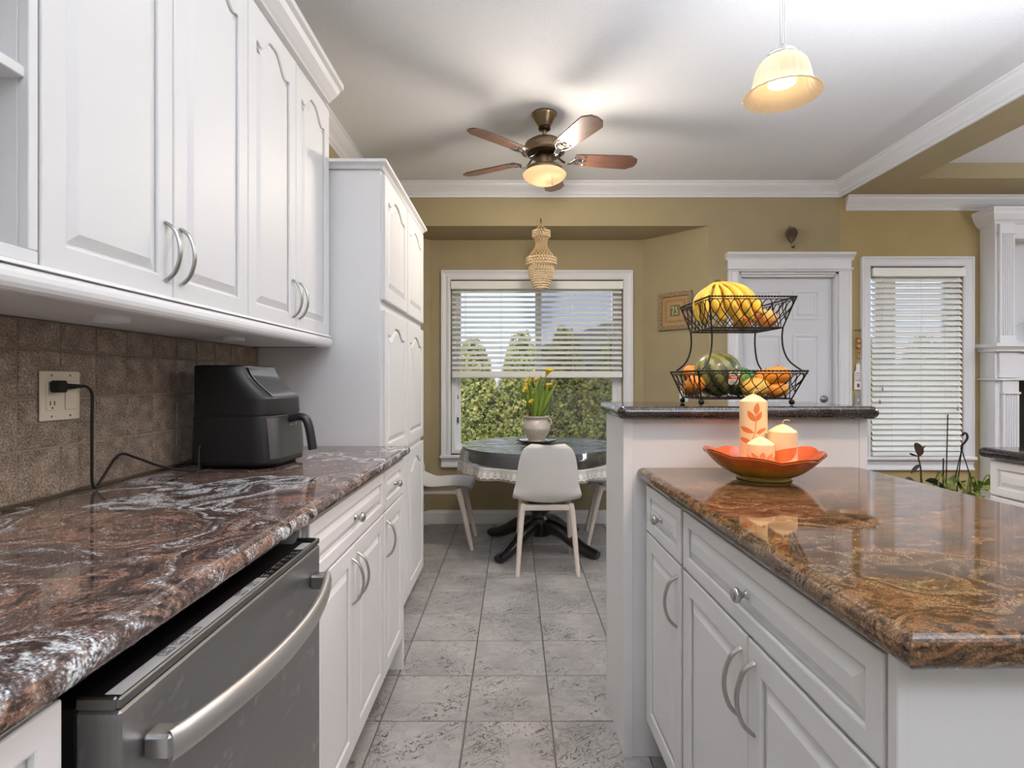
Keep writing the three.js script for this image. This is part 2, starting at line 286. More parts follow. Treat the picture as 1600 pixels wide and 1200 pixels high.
// ---------- the rooms: world z = -distance from the camera ----------
const CEIL = 2.70, SOF = 2.594, WL = -1.1, WD = -4.235, WB = -4.66, BAYTOP = 2.381;
const crownP = [[0, 0], [0.085, 0], [0.085, -0.012], [0.076, -0.016], [0.07, -0.03], [0.055, -0.045], [0.034, -0.062], [0.024, -0.075], [0.024, -0.084], [0.014, -0.087], [0.014, -0.104], [0, -0.104]];
const baseP = [[0, 0], [0.016, 0], [0.016, 0.068], [0.013, 0.074], [0.016, 0.08], [0.012, 0.09], [0.008, 0.102], [0.006, 0.112], [0, 0.112]];
const UP = V(0, 1, 0), PX = V(1, 0, 0), NX = V(-1, 0, 0), PZ = V(0, 0, 1), NZ = V(0, 0, -1);
{ // floor: a slab, and slate tiles in the kitchen
  const f = struct('floor', 'grey slate tile floor with dark grout running down the aisle', 'floor');
  mesh('grout_bed', bx(-1.25, 6.2, -0.15, -0.004, WB - 0.15, 2.75, 0.001), M.grout, f);
  const p = 0.3015, X0 = -0.1704, Z0 = -1.9534;
  for (let i = -4; i < 11; i++) for (let k = -9; k < 9; k++) {
    const x0 = X0 + i * p, z1 = Z0 + k * p, z0 = z1 - p; let a = x0 + 0.0028, b = x0 + p - 0.0028, c = z0 + 0.0028, d = z1 - 0.0028;
    a = Math.max(a, WL + 0.002); b = Math.min(b, 2.75); c = Math.max(c, WB + 0.002); d = Math.min(d, 0.6);
    if (b - a < 0.03 || d - c < 0.03) continue;
    if ((b < -0.56 && c > -2.3) || (b < -0.64 && c > -3.35) || (c > -1.6 && a > 0.5 && b < 1.05)) continue;      // under the cabinets
    const h = (Math.abs(Math.sin(i * 12.99 + k * 78.23)) * 43758.5) % 1, g = bx(a, b, -0.012, 0.0005 * (h - 0.5), c, d, 0.0018);
    mesh('tile', ready(geo(g, false, h * 9.1, ((h * 57) % 1) * 7.7)), M.slate, f);
  }
  mesh('family_room_floor', bx(2.755, 6.05, -0.012, 0, WD, 2.5, 0.001), std({ color: 0x8a6a48, roughness: 0.5 }), f);
}
{ // left wall with tiled backsplash
  const w = struct('wall_left', 'tan kitchen wall behind the cabinets with mottled brown tile backsplash', 'wall');
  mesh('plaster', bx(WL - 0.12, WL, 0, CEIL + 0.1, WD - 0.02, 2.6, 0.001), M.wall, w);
  mesh('backsplash_grout', bx(WL, WL + 0.016, 0.93, 1.338, -2.345, -0.45, 0.001), M.groutWall, w);
  const p = 0.1135;
  for (let k = 0; k < 17; k++) for (let r = 0; r < 4; r++) {
    const z1 = -2.228 + k * p + 0.0, z0 = z1 - p, y0 = 0.9305 + r * p, y1 = Math.min(y0 + p, 1.337);
    const zz0 = Math.max(z0 + 0.0018, -2.344), h = (Math.abs(Math.sin(k * 31.7 + r * 91.3)) * 4375.85) % 1;
    mesh('tile', ready(geo(bx(WL + 0.006, WL + 0.0185 + 0.001 * h, y0 + 0.0018, y1 - 0.0018, zz0, z1 - 0.0018, 0.0022), false, h * 3.7, h * 5.3)), M.splash, w);
  }
}
// kitchen ceiling, family room soffit with its raised tray
{
  const c = struct('ceiling', 'white stippled kitchen ceiling with crown moulding', 'ceiling');
  mesh('kitchen_ceiling', bx(WL - 0.12, 2.49, CEIL, CEIL + 0.12, WB - 0.2, 2.6, 0.001), M.ceiling, c);
  mesh('tray_ceiling', bx(2.49, 6.1, CEIL, CEIL + 0.12, WD - 0.15, 2.6, 0.001), M.ceiling, c);
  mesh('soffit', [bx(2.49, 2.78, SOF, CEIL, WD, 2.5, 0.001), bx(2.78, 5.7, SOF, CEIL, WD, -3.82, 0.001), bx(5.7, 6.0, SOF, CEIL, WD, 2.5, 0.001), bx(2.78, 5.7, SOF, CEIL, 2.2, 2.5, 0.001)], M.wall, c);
}
{
  const t = struct('trim_1', 'white crown moulding along the kitchen ceiling edge', 'crown moulding');
  mesh('crown', prism(crownP, V(WL, CEIL, 2.5), V(WL, CEIL, WD), PX, UP, 0, -1), M.trim, t);
  mesh('crown', prism(crownP, V(WL, CEIL, WD), V(2.49, CEIL, WD), PZ, UP, 1, -1), M.trim, t);
  mesh('crown', prism(crownP, V(2.49, CEIL, WD), V(2.49, CEIL, 2.5), NX, UP, 1, 0), M.trim, t);
  const t2 = struct('trim_2', 'white crown moulding below the family room soffit above the narrow window', 'crown moulding');
  mesh('crown', prism(crownP.map(([a, b]) => [a, b * 0.95]), V(2.53, SOF, WD), V(6.0, SOF, WD), PZ, UP, -0.3, 0), M.trim, t2);
  mesh('crown', prism(crownP.map(([a, b]) => [a, b * 0.95]), V(6.0, SOF, WD), V(6.0, SOF, 2.5), NX, UP, 1, 0), M.trim, t2);
}
const wallZ = (x0, x1, y0, y1, z, thick, holes) => { const s = rectS(x0, x1, y0, y1); for (const [a, b, c, d] of holes) hole(s, [[a, c], [a, d], [b, d], [b, c]]); return mv(extr(s, thick), 0, 0, z - thick); };
const W1 = { x0: -0.535, x1: 0.915, y0: 0.575, y1: 2.045 }, W2 = { x0: 2.715, x1: 3.425, y0: 0.62, y1: 2.07 }, D1 = { x0: 1.715, x1: 2.505, y1: 2.03 };
{ // the bay: back wall with window, two slanting walls, its low ceiling and the wall above
  const b = struct('wall_back', 'tan wall of the window bay behind the dining table', 'wall');
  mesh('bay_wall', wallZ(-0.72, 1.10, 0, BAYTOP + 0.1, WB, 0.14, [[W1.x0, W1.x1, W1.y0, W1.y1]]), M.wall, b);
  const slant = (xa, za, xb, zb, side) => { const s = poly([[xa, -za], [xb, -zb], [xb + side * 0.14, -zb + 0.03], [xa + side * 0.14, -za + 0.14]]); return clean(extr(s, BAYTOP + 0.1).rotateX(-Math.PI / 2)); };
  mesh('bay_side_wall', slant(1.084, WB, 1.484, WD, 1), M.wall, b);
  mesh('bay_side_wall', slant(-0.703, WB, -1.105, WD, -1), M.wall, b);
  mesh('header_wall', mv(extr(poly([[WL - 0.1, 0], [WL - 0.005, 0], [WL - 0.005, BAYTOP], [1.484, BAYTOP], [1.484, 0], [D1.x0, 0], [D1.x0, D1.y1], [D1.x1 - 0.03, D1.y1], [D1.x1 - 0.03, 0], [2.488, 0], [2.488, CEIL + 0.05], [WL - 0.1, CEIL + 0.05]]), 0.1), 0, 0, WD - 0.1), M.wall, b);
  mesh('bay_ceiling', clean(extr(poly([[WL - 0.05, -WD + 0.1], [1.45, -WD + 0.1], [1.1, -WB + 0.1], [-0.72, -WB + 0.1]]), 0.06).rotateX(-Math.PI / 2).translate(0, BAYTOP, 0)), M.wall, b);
  const r = struct('wall_right', 'golden tan family room wall around the narrow blind window', 'wall');
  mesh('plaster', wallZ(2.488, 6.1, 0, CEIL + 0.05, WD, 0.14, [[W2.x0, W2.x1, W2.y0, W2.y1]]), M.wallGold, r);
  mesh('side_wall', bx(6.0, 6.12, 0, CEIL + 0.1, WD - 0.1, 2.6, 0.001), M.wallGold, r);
  const n = struct('wall_behind', 'unseen off-white wall on the camera side of the kitchen', 'wall');
  mesh('plaster', bx(WL - 0.1, 6.1, 0, CEIL + 0.1, 2.5, 2.62, 0.001), std({ color: 0xd9d7d2, roughness: 0.85 }), n);  // out of view; off-white picked to bounce neutral light into the kitchen
}
{ // baseboards
  const b = struct('baseboard_back', 'white moulded baseboard round the window bay', 'baseboard');
  mesh('board', prism(baseP, V(-0.703, 0, WB), V(1.084, 0, WB), PZ, UP, 0.42, -0.42), M.trim, b);
  const q = V(0.4, 0, 0.425).normalize(), o1 = V(-q.z, 0, q.x), q2 = V(0.402, 0, -0.425).normalize();
  mesh('board', prism(baseP, V(1.084, 0, WB), V(1.484, 0, WD), o1, UP, 0.42, 0), M.trim, b);
  mesh('board', prism(baseP, V(-1.1, 0, WD), V(-0.703, 0, WB), V(-q2.z, 0, q2.x), UP, 0, -0.42), M.trim, b);
  mesh('board', prism(baseP, V(1.484, 0, WD), V(1.63, 0, WD), PZ, UP), M.trim, b);
  const c = struct('baseboard_right', 'white baseboard under the narrow blind window', 'baseboard');
  mesh('board', prism(baseP, V(2.6, 0, WD), V(3.54, 0, WD), PZ, UP), M.trim, c);
}
// ---------- windows ----------
const casingP = (w) => [[0, 0], [0, 0.014], [w * 0.12, 0.02], [w * 0.3, 0.02], [w * 0.36, 0.015], [w * 0.5, 0.013], [w * 0.62, 0.015], [w * 0.8, 0.02], [w * 0.86, 0.027], [w, 0.027], [w, 0]];
function casing(par, o, z, w) {                                          // o: opening
  const pr = casingP(w);
  mesh('casing', prism(pr, V(o.x0, o.y0, z), V(o.x0, o.y1, z), NX, PZ, 0, 1), M.trim, par);
  mesh('casing', prism(pr, V(o.x1, o.y0, z), V(o.x1, o.y1, z), PX, PZ, 0, 1), M.trim, par);
  mesh('casing', prism(pr, V(o.x0, o.y1, z), V(o.x1, o.y1, z), UP, PZ, -1, 1), M.trim, par);
  mesh('sill', [bx(o.x0 - w - 0.012, o.x1 + w + 0.012, o.y0 - 0.026, o.y0, z - 0.12, z + 0.045, 0.006), prism(casingP(0.075).map(([a, b]) => [-a, b]), V(o.x0 - w, o.y0 - 0.026, z), V(o.x1 + w, o.y0 - 0.026, z), UP, PZ)], M.trim, par);
}
function sash(par, x0, x1, y0, y1, z, w = 0.045) {
  const s = mesh('sash', [mv(extr(hole(rectS(x0, x1, y0, y1), [[x0 + w, y0 + w], [x0 + w, y1 - w], [x1 - w, y1 - w], [x1 - w, y0 + w]]), 0.024, { bs: 0.003, seg: 1 }), 0, 0, z)], M.vinyl, par);
  mesh('pane', cb(x1 - x0 - 2 * w + 0.01, y1 - y0 - 2 * w + 0.01, 0.001, (x0 + x1) / 2, (y0 + y1) / 2, z + 0.012, 0.0001), M.glass, s);
  return s;
}
{
  const w = struct('window_1', 'large sliding bay window in white frame looking onto the hedge', 'window');
  casing(w, W1, WB, 0.078);
  mesh('frame', mv(extr(hole(rectS(W1.x0, W1.x1, W1.y0, W1.y1), [[W1.x0 + 0.035, W1.y0 + 0.04], [W1.x0 + 0.035, W1.y1 - 0.035], [W1.x1 - 0.035, W1.y1 - 0.035], [W1.x1 - 0.035, W1.y0 + 0.04]]), 0.07, { bs: 0.003, seg: 1 }), 0, 0, WB - 0.135), M.vinyl, w);
  sash(w, W1.x0 + 0.03, 0.225, W1.y0 + 0.035, W1.y1 - 0.03, WB - 0.13);
  const s2 = sash(w, 0.185, W1.x1 - 0.03, W1.y0 + 0.035, W1.y1 - 0.03, WB - 0.1);
  mesh('insect_screen', cb(0.62, 1.32, 0.0006, 0.53, (W1.y0 + W1.y1) / 2, WB - 0.132, 0.0001), M.screen, s2);
  part(mesh('latch', [cb(0.016, 0.05, 0.02, W1.x0 + 0.052, 0.86, WB - 0.098, 0.003)], M.steel, w), 'small metal sash latch');
  const v = struct('window_2', 'tall narrow family room window with white casing', 'window');
  casing(v, W2, WD, 0.072);
  mesh('frame', mv(extr(hole(rectS(W2.x0, W2.x1, W2.y0, W2.y1), [[W2.x0 + 0.035, W2.y0 + 0.04], [W2.x0 + 0.035, W2.y1 - 0.035], [W2.x1 - 0.035, W2.y1 - 0.035], [W2.x1 - 0.035, W2.y0 + 0.04]]), 0.07, { bs: 0.003, seg: 1 }), 0, 0, WD - 0.135), M.vinyl, v);
  sash(v, W2.x0 + 0.03, W2.x1 - 0.03, W2.y0 + 0.035, W2.y1 - 0.03, WD - 0.12, 0.04);
}
function blind(label, x0, x1, top, zc, n, pitch, tilt, cords, railH, pulls) {
  const b = thing('window_blind', label, 'blind', [(x0 + x1) / 2, top, zc]), w = x1 - x0, h = w / 2;
  mesh('headrail', [bx(-h, h, -0.062, -0.002, -0.028, 0.03, 0.003), bx(-h - 0.003, h + 0.003, -0.066, 0, 0.03, 0.038, 0.003)], M.blind, b);
  const arc = []; for (let i = 0; i <= 4; i++) { const t = i / 4 - 0.5; arc.push([t * 0.049, 0.004 * (1 - 4 * t * t)]); } for (let i = 4; i >= 0; i--) { const t = i / 4 - 0.5; arc.push([t * 0.049, 0.004 * (1 - 4 * t * t) - 0.0028]); }
  const g = ready(geo(prism(arc, V(-h + 0.006, 0, 0), V(h - 0.006, 0, 0), PZ, UP)));
  for (let i = 0; i < n; i++) { const s = mesh('slat', g, M.blind, b); s.position.y = -0.085 - i * pitch; s.rotation.x = tilt + 0.02 * Math.sin(i * 5.3); }
  const yb = -0.085 - n * pitch + 0.012;
  mesh('bottom_rail', bx(-h + 0.004, h - 0.004, yb - railH, yb, -0.026, 0.026, 0.006), M.blind, b);
  for (const x of cords) mesh('ladder_cord', [rod(V(x, -0.06, 0.026), V(x, yb, 0.026), 0.0009, 5), rod(V(x, -0.06, -0.026), V(x, yb, -0.026), 0.0009, 5)], M.cord, b);
  for (const [x, y] of pulls) { const c = mesh('pull_cord', rod(V(x, -0.06, 0.036), V(x, y, 0.036), 0.0011, 5), M.cord, b); mesh('tassel', mv(lathe([[0.002, 0], [0.006, -0.01], [0.007, -0.03], [0.004, -0.034], [0, -0.034]], 10), x, y, 0.036), std({ color: 0x9a958a, roughness: 0.5 }), c); }
  return b;
}
blind('wide white slat blind half lowered in the bay window', W1.x0 + 0.008, W1.x1 - 0.008, 2.03, WB + 0.0, 16, 0.0425, 0.5, [-0.6, -0.3, 0.3, 0.6], 0.055, [[-0.66, -0.95]]);
blind('tall white slat blind lowered fully in the narrow family room window', W2.x0 + 0.008, W2.x1 - 0.008, 2.055, WD + 0.0, 32, 0.0415, 0.86, [-0.2, 0.2, 0.02], 0.03, [[-0.28, -0.9], [-0.3, -1.0], [0.29, -1.05]]);
{ // back door
  const d = struct('door_1', 'white six-panel door with moulded casing beside the fruit basket', 'door');
  const pr = casingP(0.088), Z = WD;
  for (const [x, o] of [[D1.x0, NX], [D1.x1 - 0.03, PX]]) {
    mesh('casing', [prism(pr, V(x, 0.12, Z), V(x, D1.y1, Z), o, PZ), prism([[-0.006, 0], [-0.006, 0.03], [0.095, 0.03], [0.095, 0]], V(x, 0, Z), V(x, 0.12, Z), o, PZ)], M.trim, d);
    mesh('jamb', bx(x, x + (o.x > 0 ? -0.018 : 0.018), 0, D1.y1, Z - 0.1, Z, 0.001), M.trim, d);
  }
  const hx0 = D1.x0 - 0.092, hx1 = D1.x1 - 0.03 + 0.092;
  mesh('header', [bx(hx0 + 0.004, hx1 - 0.004, D1.y1, D1.y1 + 0.1, Z, Z + 0.024, 0.002), bx(hx0 - 0.008, hx1 + 0.008, D1.y1 + 0.012, D1.y1 + 0.026, Z, Z + 0.036, 0.004), prism([[0, 0], [0.022, 0], [0.03, 0.02], [0.05, 0.035], [0.056, 0.045], [0.056, 0.055], [0, 0.055]], V(hx0 - 0.014, D1.y1 + 0.085, Z), V(hx1 + 0.014, D1.y1 + 0.085, Z), PZ, UP)], M.trim, d);
  mesh('head_jamb', [bx(D1.x0, D1.x1 - 0.03, D1.y1 - 0.018, D1.y1, Z - 0.1, Z, 0.001)], M.trim, d);
  part(mesh('closer_bar', [rod(V(D1.x0 + 0.02, D1.y1 - 0.03, Z - 0.01), V(D1.x1 - 0.06, D1.y1 - 0.03, Z - 0.01), 0.008, 8)], M.vinyl, d), 'thin white rod under the door head');
  const x0 = D1.x0 + 0.045, x1 = D1.x1 - 0.052, y0 = 0.012, y1 = D1.y1 - 0.024, zf = Z - 0.045, w = x1 - x0;
  const leaf = mesh('door_leaf', bx(x0, x1, y0, y1, zf - 0.04, zf, 0.002), M.doorWhite, d);
  mesh('door_stop', bx(D1.x0 + 0.02, x0 - 0.006, 0, D1.y1 - 0.02, Z - 0.06, Z - 0.025, 0.003), M.trim, d);
  for (const [a, b] of [[0.14, 0.44], [0.56, 0.86]]) for (const [c, e] of [[0.11, 0.39], [0.46, 0.775], [0.83, 0.945]]) {
    const px0 = x0 + a * w, px1 = x0 + b * w, py0 = y0 + c * (y1 - y0), py1 = y0 + e * (y1 - y0);
    mesh('door_panel', [mv(extr(hole(rectS(px0, px1, py0, py1), [[px0 + 0.02, py0 + 0.02], [px0 + 0.02, py1 - 0.02], [px1 - 0.02, py1 - 0.02], [px1 - 0.02, py0 + 0.02]]), 0.001, { bs: 0.004, seg: 2 }), 0, 0, zf), mv(extr(rectS(px0 + 0.03, px1 - 0.03, py0 + 0.03, py1 - 0.03), 0.001, { bs: 0.016, bt: 0.006, seg: 1 }), 0, 0, zf - 0.002)], M.doorWhite, leaf);
  }
  part(mesh('deadbolt', clean(lathe([[0, 0.018], [0.012, 0.018], [0.014, 0.01], [0.027, 0.008], [0.03, 0]], 20).rotateX(Math.PI / 2).translate(x1 - 0.062, 1.055, zf)), M.steel, leaf), 'round satin deadbolt');
  part(mesh('door_knob', clean(lathe([[0, 0.06], [0.02, 0.058], [0.027, 0.045], [0.02, 0.03], [0.012, 0.025], [0.012, 0.008], [0.03, 0.006], [0.031, 0]], 20).rotateX(Math.PI / 2).translate(x1 - 0.062, 0.93, zf)), M.steel, leaf), 'round satin knob');
}
// ---------- cabinet fronts and hardware ----------
function archOutline(x0, x1, y0, ys, rise) {
  const o = [[x0, y0], [x1, y0], [x1, ys]], n = 22, hw = (x1 - x0) / 2, cx = (x0 + x1) / 2;
  if (!rise) return [...o, [x0, ys]];
  for (let i = 0; i <= n; i++) { const u = 1 - 2 * i / n, t = clamp((0.9 - Math.abs(u)) / 0.9), y = t <= 0 ? 0 : rise * (t < 0.12 ? -1.1 * t : -0.132 + 1.132 * smooth(0.12, 0.85, t)); if (i > 0 && i < n) o.push([cx + u * hw, ys + y]); }
  return [...o, [x0, ys]];
}
const frontCache = {};
function panelFront(w, h, rise = 0, st = 0.055) {                        // a raised-panel front, x from -w/2, y from 0, face towards +z
  const k = [w, h, rise, st].map((q) => q.toFixed(4)).join(); if (frontCache[k]) return frontCache[k];
  const T = 0.02, hw = w / 2, s = rectS(-hw, hw, 0, h), ys = h - st - rise * 1.05;
  hole(s, archOutline(-hw + st, hw - st, st, ys, rise).reverse());
  const i = st + 0.006, lip = 0.02;
  return (frontCache[k] = ready(geo([bx(-hw + 0.001, hw - 0.001, 0.001, h - 0.001, 0, T - 0.009, 0.001), mv(extr(s, 0.003, { bs: 0.004, bt: 0.003, seg: 2 }), 0, 0, T - 0.006),
    mv(extr(poly(archOutline(-hw + i, hw - i, i, ys - 0.006, rise)), 0.0005, { bs: Math.min(lip, (w - 2 * i) * 0.3, (h - 2 * i) * 0.3), bt: 0.008, seg: 1 }), 0, 0, T - 0.009)])));
}
const handleGeo = (() => { const L = 0.13, pts = [[-0.5, 0.0], [-0.47, 0.006], [-0.36, 0.02], [-0.18, 0.029], [0, 0.032], [0.18, 0.029], [0.36, 0.02], [0.47, 0.006], [0.5, 0.0]].map(([a, b]) => V(0, a * L, b)); return ready(geo(sweep(pts, (t) => { const e = Math.abs(2 * t - 1), q = smooth(0.55, 0.9, e); return [mixf(0.0042, 0.0035, q), mixf(0.0052, 0.0085, q) * (e > 0.97 ? 0.8 : 1)]; }, { n: 10, seg: 28, up: PZ }))); })();
const knobGeo = ready(geo(clean(lathe([[0, 0.03], [0.007, 0.0295], [0.0125, 0.026], [0.0148, 0.021], [0.013, 0.0165], [0.008, 0.013], [0.0055, 0.009], [0.006, 0.004], [0.0095, 0.001], [0.0095, 0]], 20).rotateX(Math.PI / 2))));
const handle = (door, x, y) => { const h = mesh('handle', handleGeo, M.nickel, door); h.position.set(x, y, 0.02); return h; };
const knob = (drawer, x, y) => { const h = mesh('knob', knobGeo, M.nickel, drawer); h.position.set(x, y, 0.02); return h; };
function front(name, par, x, y, w, h, rise, st) { const d = mesh(name, panelFront(w, h, rise, st), M.white, par); d.position.set(x, y, 0); return d; }
const LT = Math.PI / 2, RT = -Math.PI / 2;                              // fronts turned towards +x, towards -x

// ---------- left run: upper cabinets (door plane x = -0.775) ----------
const UF = -0.795, UB = 1.388, UT = 2.36, ud = UF - WL - 0.002;          // carcass front, bottom, top, depth
{
  const sh = thing('open_shelf_cabinet', 'open white wall cabinet end with bare shelves above the counter', 'cabinet', [UF, UB, -0.63], LT), w = 0.55, h = UT - UB;
  mesh('side_panel', bx(w / 2 - 0.018, w / 2, 0, h, -ud, 0), M.white, sh); mesh('side_panel', bx(-w / 2, -w / 2 + 0.018, 0, h, -ud, 0), M.white, sh);
  mesh('back_panel', bx(-w / 2 + 0.018, w / 2 - 0.018, 0, h, -ud, -ud + 0.006), M.white, sh);
  for (const y of [0.004, 0.296, 0.62, h - 0.018]) mesh('shelf', bx(-w / 2 + 0.018, w / 2 - 0.018, y, y + 0.018, -ud + 0.006, 0.012), M.white, sh);
  mesh('bottom_rail', bx(-w / 2, w / 2, 0.0005, 0.022, -0.003, 0.018), M.white, sh); mesh('top_rail', bx(-w / 2, w / 2, h - 0.06, h, -0.003, 0.018), M.white, sh); for (const x of [-1, 1]) mesh('edge_strip', bx(x * (w / 2) - (x > 0 ? 0.018 : 0), x * (w / 2) + (x > 0 ? 0 : 0.018), 0.0225, h - 0.0605, 0.0005, 0.018), M.white, sh);
  const units = [['white wall cabinet with two arched doors beside the open shelves', 1.261], ['white wall cabinet with two arched doors next to the tall pantry', 1.969]];
  for (const [label, zc] of units) {
    const c = thing('wall_cabinet', label, 'cabinet', [UF, UB, -zc], LT, 'wall cabinets over the counter');
    mesh('body', bx(-0.353, 0.353, 0, h, -ud, 0), M.white, c);
    for (const s of [-1, 1]) { const d = front('door', c, s * 0.177, -0.006, 0.35, h - 0.024, 0.05, 0.052); handle(d, -s * 0.149, 0.105); }
  }
  const z0 = -2.322, z1 = -0.35;
  const cr = thing('cabinet_crown', 'white stepped crown moulding along the top of the wall cabinets', 'moulding', [UF, UT, 0]);
  mesh('moulding', prism([[0, 0.001], [0.02, 0.001], [0.024, 0.006], [0.034, 0.014], [0.056, 0.034], [0.066, 0.05], [0.08, 0.056], [0.08, 0.076], [0, 0.076]], V(0, 0, z1), V(0, 0, z0), PX, UP, 0, 0), M.white, cr);
  mesh('top_board', bx(-ud, 0, 0, 0.012, z0, z1), M.white, cr);
  const va = thing('light_rail', 'white rounded light rail under the wall cabinets', 'moulding', [UF, UB, 0]), vp = [[-0.02, 0], [0.022, 0], [0.03, -0.008]];
  for (let i = 0; i <= 8; i++) { const a = i / 8 * Math.PI; vp.push([0.018 + 0.016 * Math.sin(a), -0.03 + 0.021 * Math.cos(a)]); } vp.push([-0.02, -0.051]);
  mesh('rail', prism(vp, V(0, 0, z1), V(0, 0, z0), PX, UP), M.white, va);
  part(mesh('rail_end', bx(-ud + 0.01, -0.021, -0.05, -0.002, z0, z0 + 0.012), M.raw, va), 'bare brown board edge');
  mesh('under_panel', bx(-ud + 0.001, -0.021, -0.048, -0.036, z0 + 0.012, z1), M.white, va);
  for (const [x, z, l] of [[-0.885, -1.215, 'white under-cabinet puck light above the wall outlet'], [-0.915, -1.8, 'white under-cabinet puck light above the air fryer']]) {
    const p = thing('puck_light', l, 'light', [x, UB - 0.048, z], 0, 'under-cabinet puck lights');
    mesh('ring', mv(lathe([[0.036, 0], [0.037, -0.009], [0.034, -0.013], [0.027, -0.013], [0.025, -0.008]], 28), 0, 0, 0), M.vinyl, p);
    mesh('lens', lathe([[0, -0.009], [0.0255, -0.008], [0.026, -0.004], [0, -0.003]], 28), std({ color: 0xd8d8d2, roughness: 0.3 }), p);
  }
}
// ---------- tall pantry ----------
{
  const X = -0.57, z0 = -2.352, w = 1.02, c = thing('pantry_cabinet', 'tall white pantry cabinet with three tiers of arched doors', 'cabinet', [X, 0, z0 - w / 2], LT), dp = X - WL - 0.004;
  mesh('body', [bx(-w / 2, w / 2, 0.06, 2.095, -dp, 0), bx(-w / 2 + 0.01, w / 2 - 0.01, 0, 0.06, -dp, -0.06)], M.white, c);
  const cp = [[0, 0], [0.012, 0], [0.02, 0.012], [0.034, 0.022], [0.034, 0.034], [0, 0.034]];
  mesh('cornice', [prism(cp, V(-w / 2, 2.095, 0), V(w / 2, 2.095, 0), PZ, UP, -1, 1), prism(cp, V(-w / 2, 2.095, -dp), V(-w / 2, 2.095, 0), NX, UP, 0, 1), bx(-w / 2, w / 2, 2.095, 2.125, -dp, 0)], M.white, c);
  for (const [y0, y1, r] of [[1.545, 2.08, 0.04], [0.865, 1.502, 0.04], [0.075, 0.838, 0.04]]) for (const s of [-1, 1]) front('door', c, s * 0.2525, y0, 0.485, y1 - y0, r, 0.06);
}
// ---------- left run: base cabinets, dishwasher, counter ----------
const BF = -0.48, BH = 0.885, TOE = 0.115, bd = BF - WL - 0.002;
function baseCabinet(label, pos, turn, w, depth, opt = {}) {
  const c = thing('base_cabinet', label, 'cabinet', pos, turn, opt.group), st = 0.05;
  mesh('body', bx(-w / 2, w / 2, TOE, BH - 0.001, -depth, 0), M.white, c);
  mesh('toe_kick', bx(-w / 2, w / 2, 0, TOE, -depth + 0.02, -0.07), opt.toe || M.raw, c);
  const n = opt.doors, dw = (w - 0.006) / n;
  const dr = front('drawer', c, 0, 0.735, w - 0.01, 0.14, 0, 0.034); knob(dr, 0, 0.07);
  for (let i = 0; i < n; i++) { const x = -w / 2 + 0.003 + dw * (i + 0.5), d = front('door', c, x, 0.14, dw - 0.004, 0.588, 0, st), s = n === 2 ? (i ? -1 : 1) : opt.side; handle(d, s * (dw / 2 - 0.028), 0.49); }
  return c;
}
baseCabinet('white base cabinet with a wide drawer and two doors beside the dishwasher', [BF, 0, -1.602], LT, 0.72, bd, { doors: 2, group: 'base cabinets along the backsplash wall' });
baseCabinet('narrow white base cabinet with one drawer and one door before the pantry', [BF, 0, -2.13], LT, 0.33, bd, { doors: 1, side: -1, group: 'base cabinets along the backsplash wall' });
baseCabinet('white base cabinet on the camera side of the dishwasher', [BF, 0, -0.29], LT, 0.56, bd, { doors: 1, side: 1, group: 'base cabinets along the backsplash wall' });
tag(mesh('filler_panel', bx(WL + 0.004, -0.462, 0, BH - 0.001, -2.318, -2.297), M.white, scene), 'white end panel between base cabinets and pantry', 'panel');
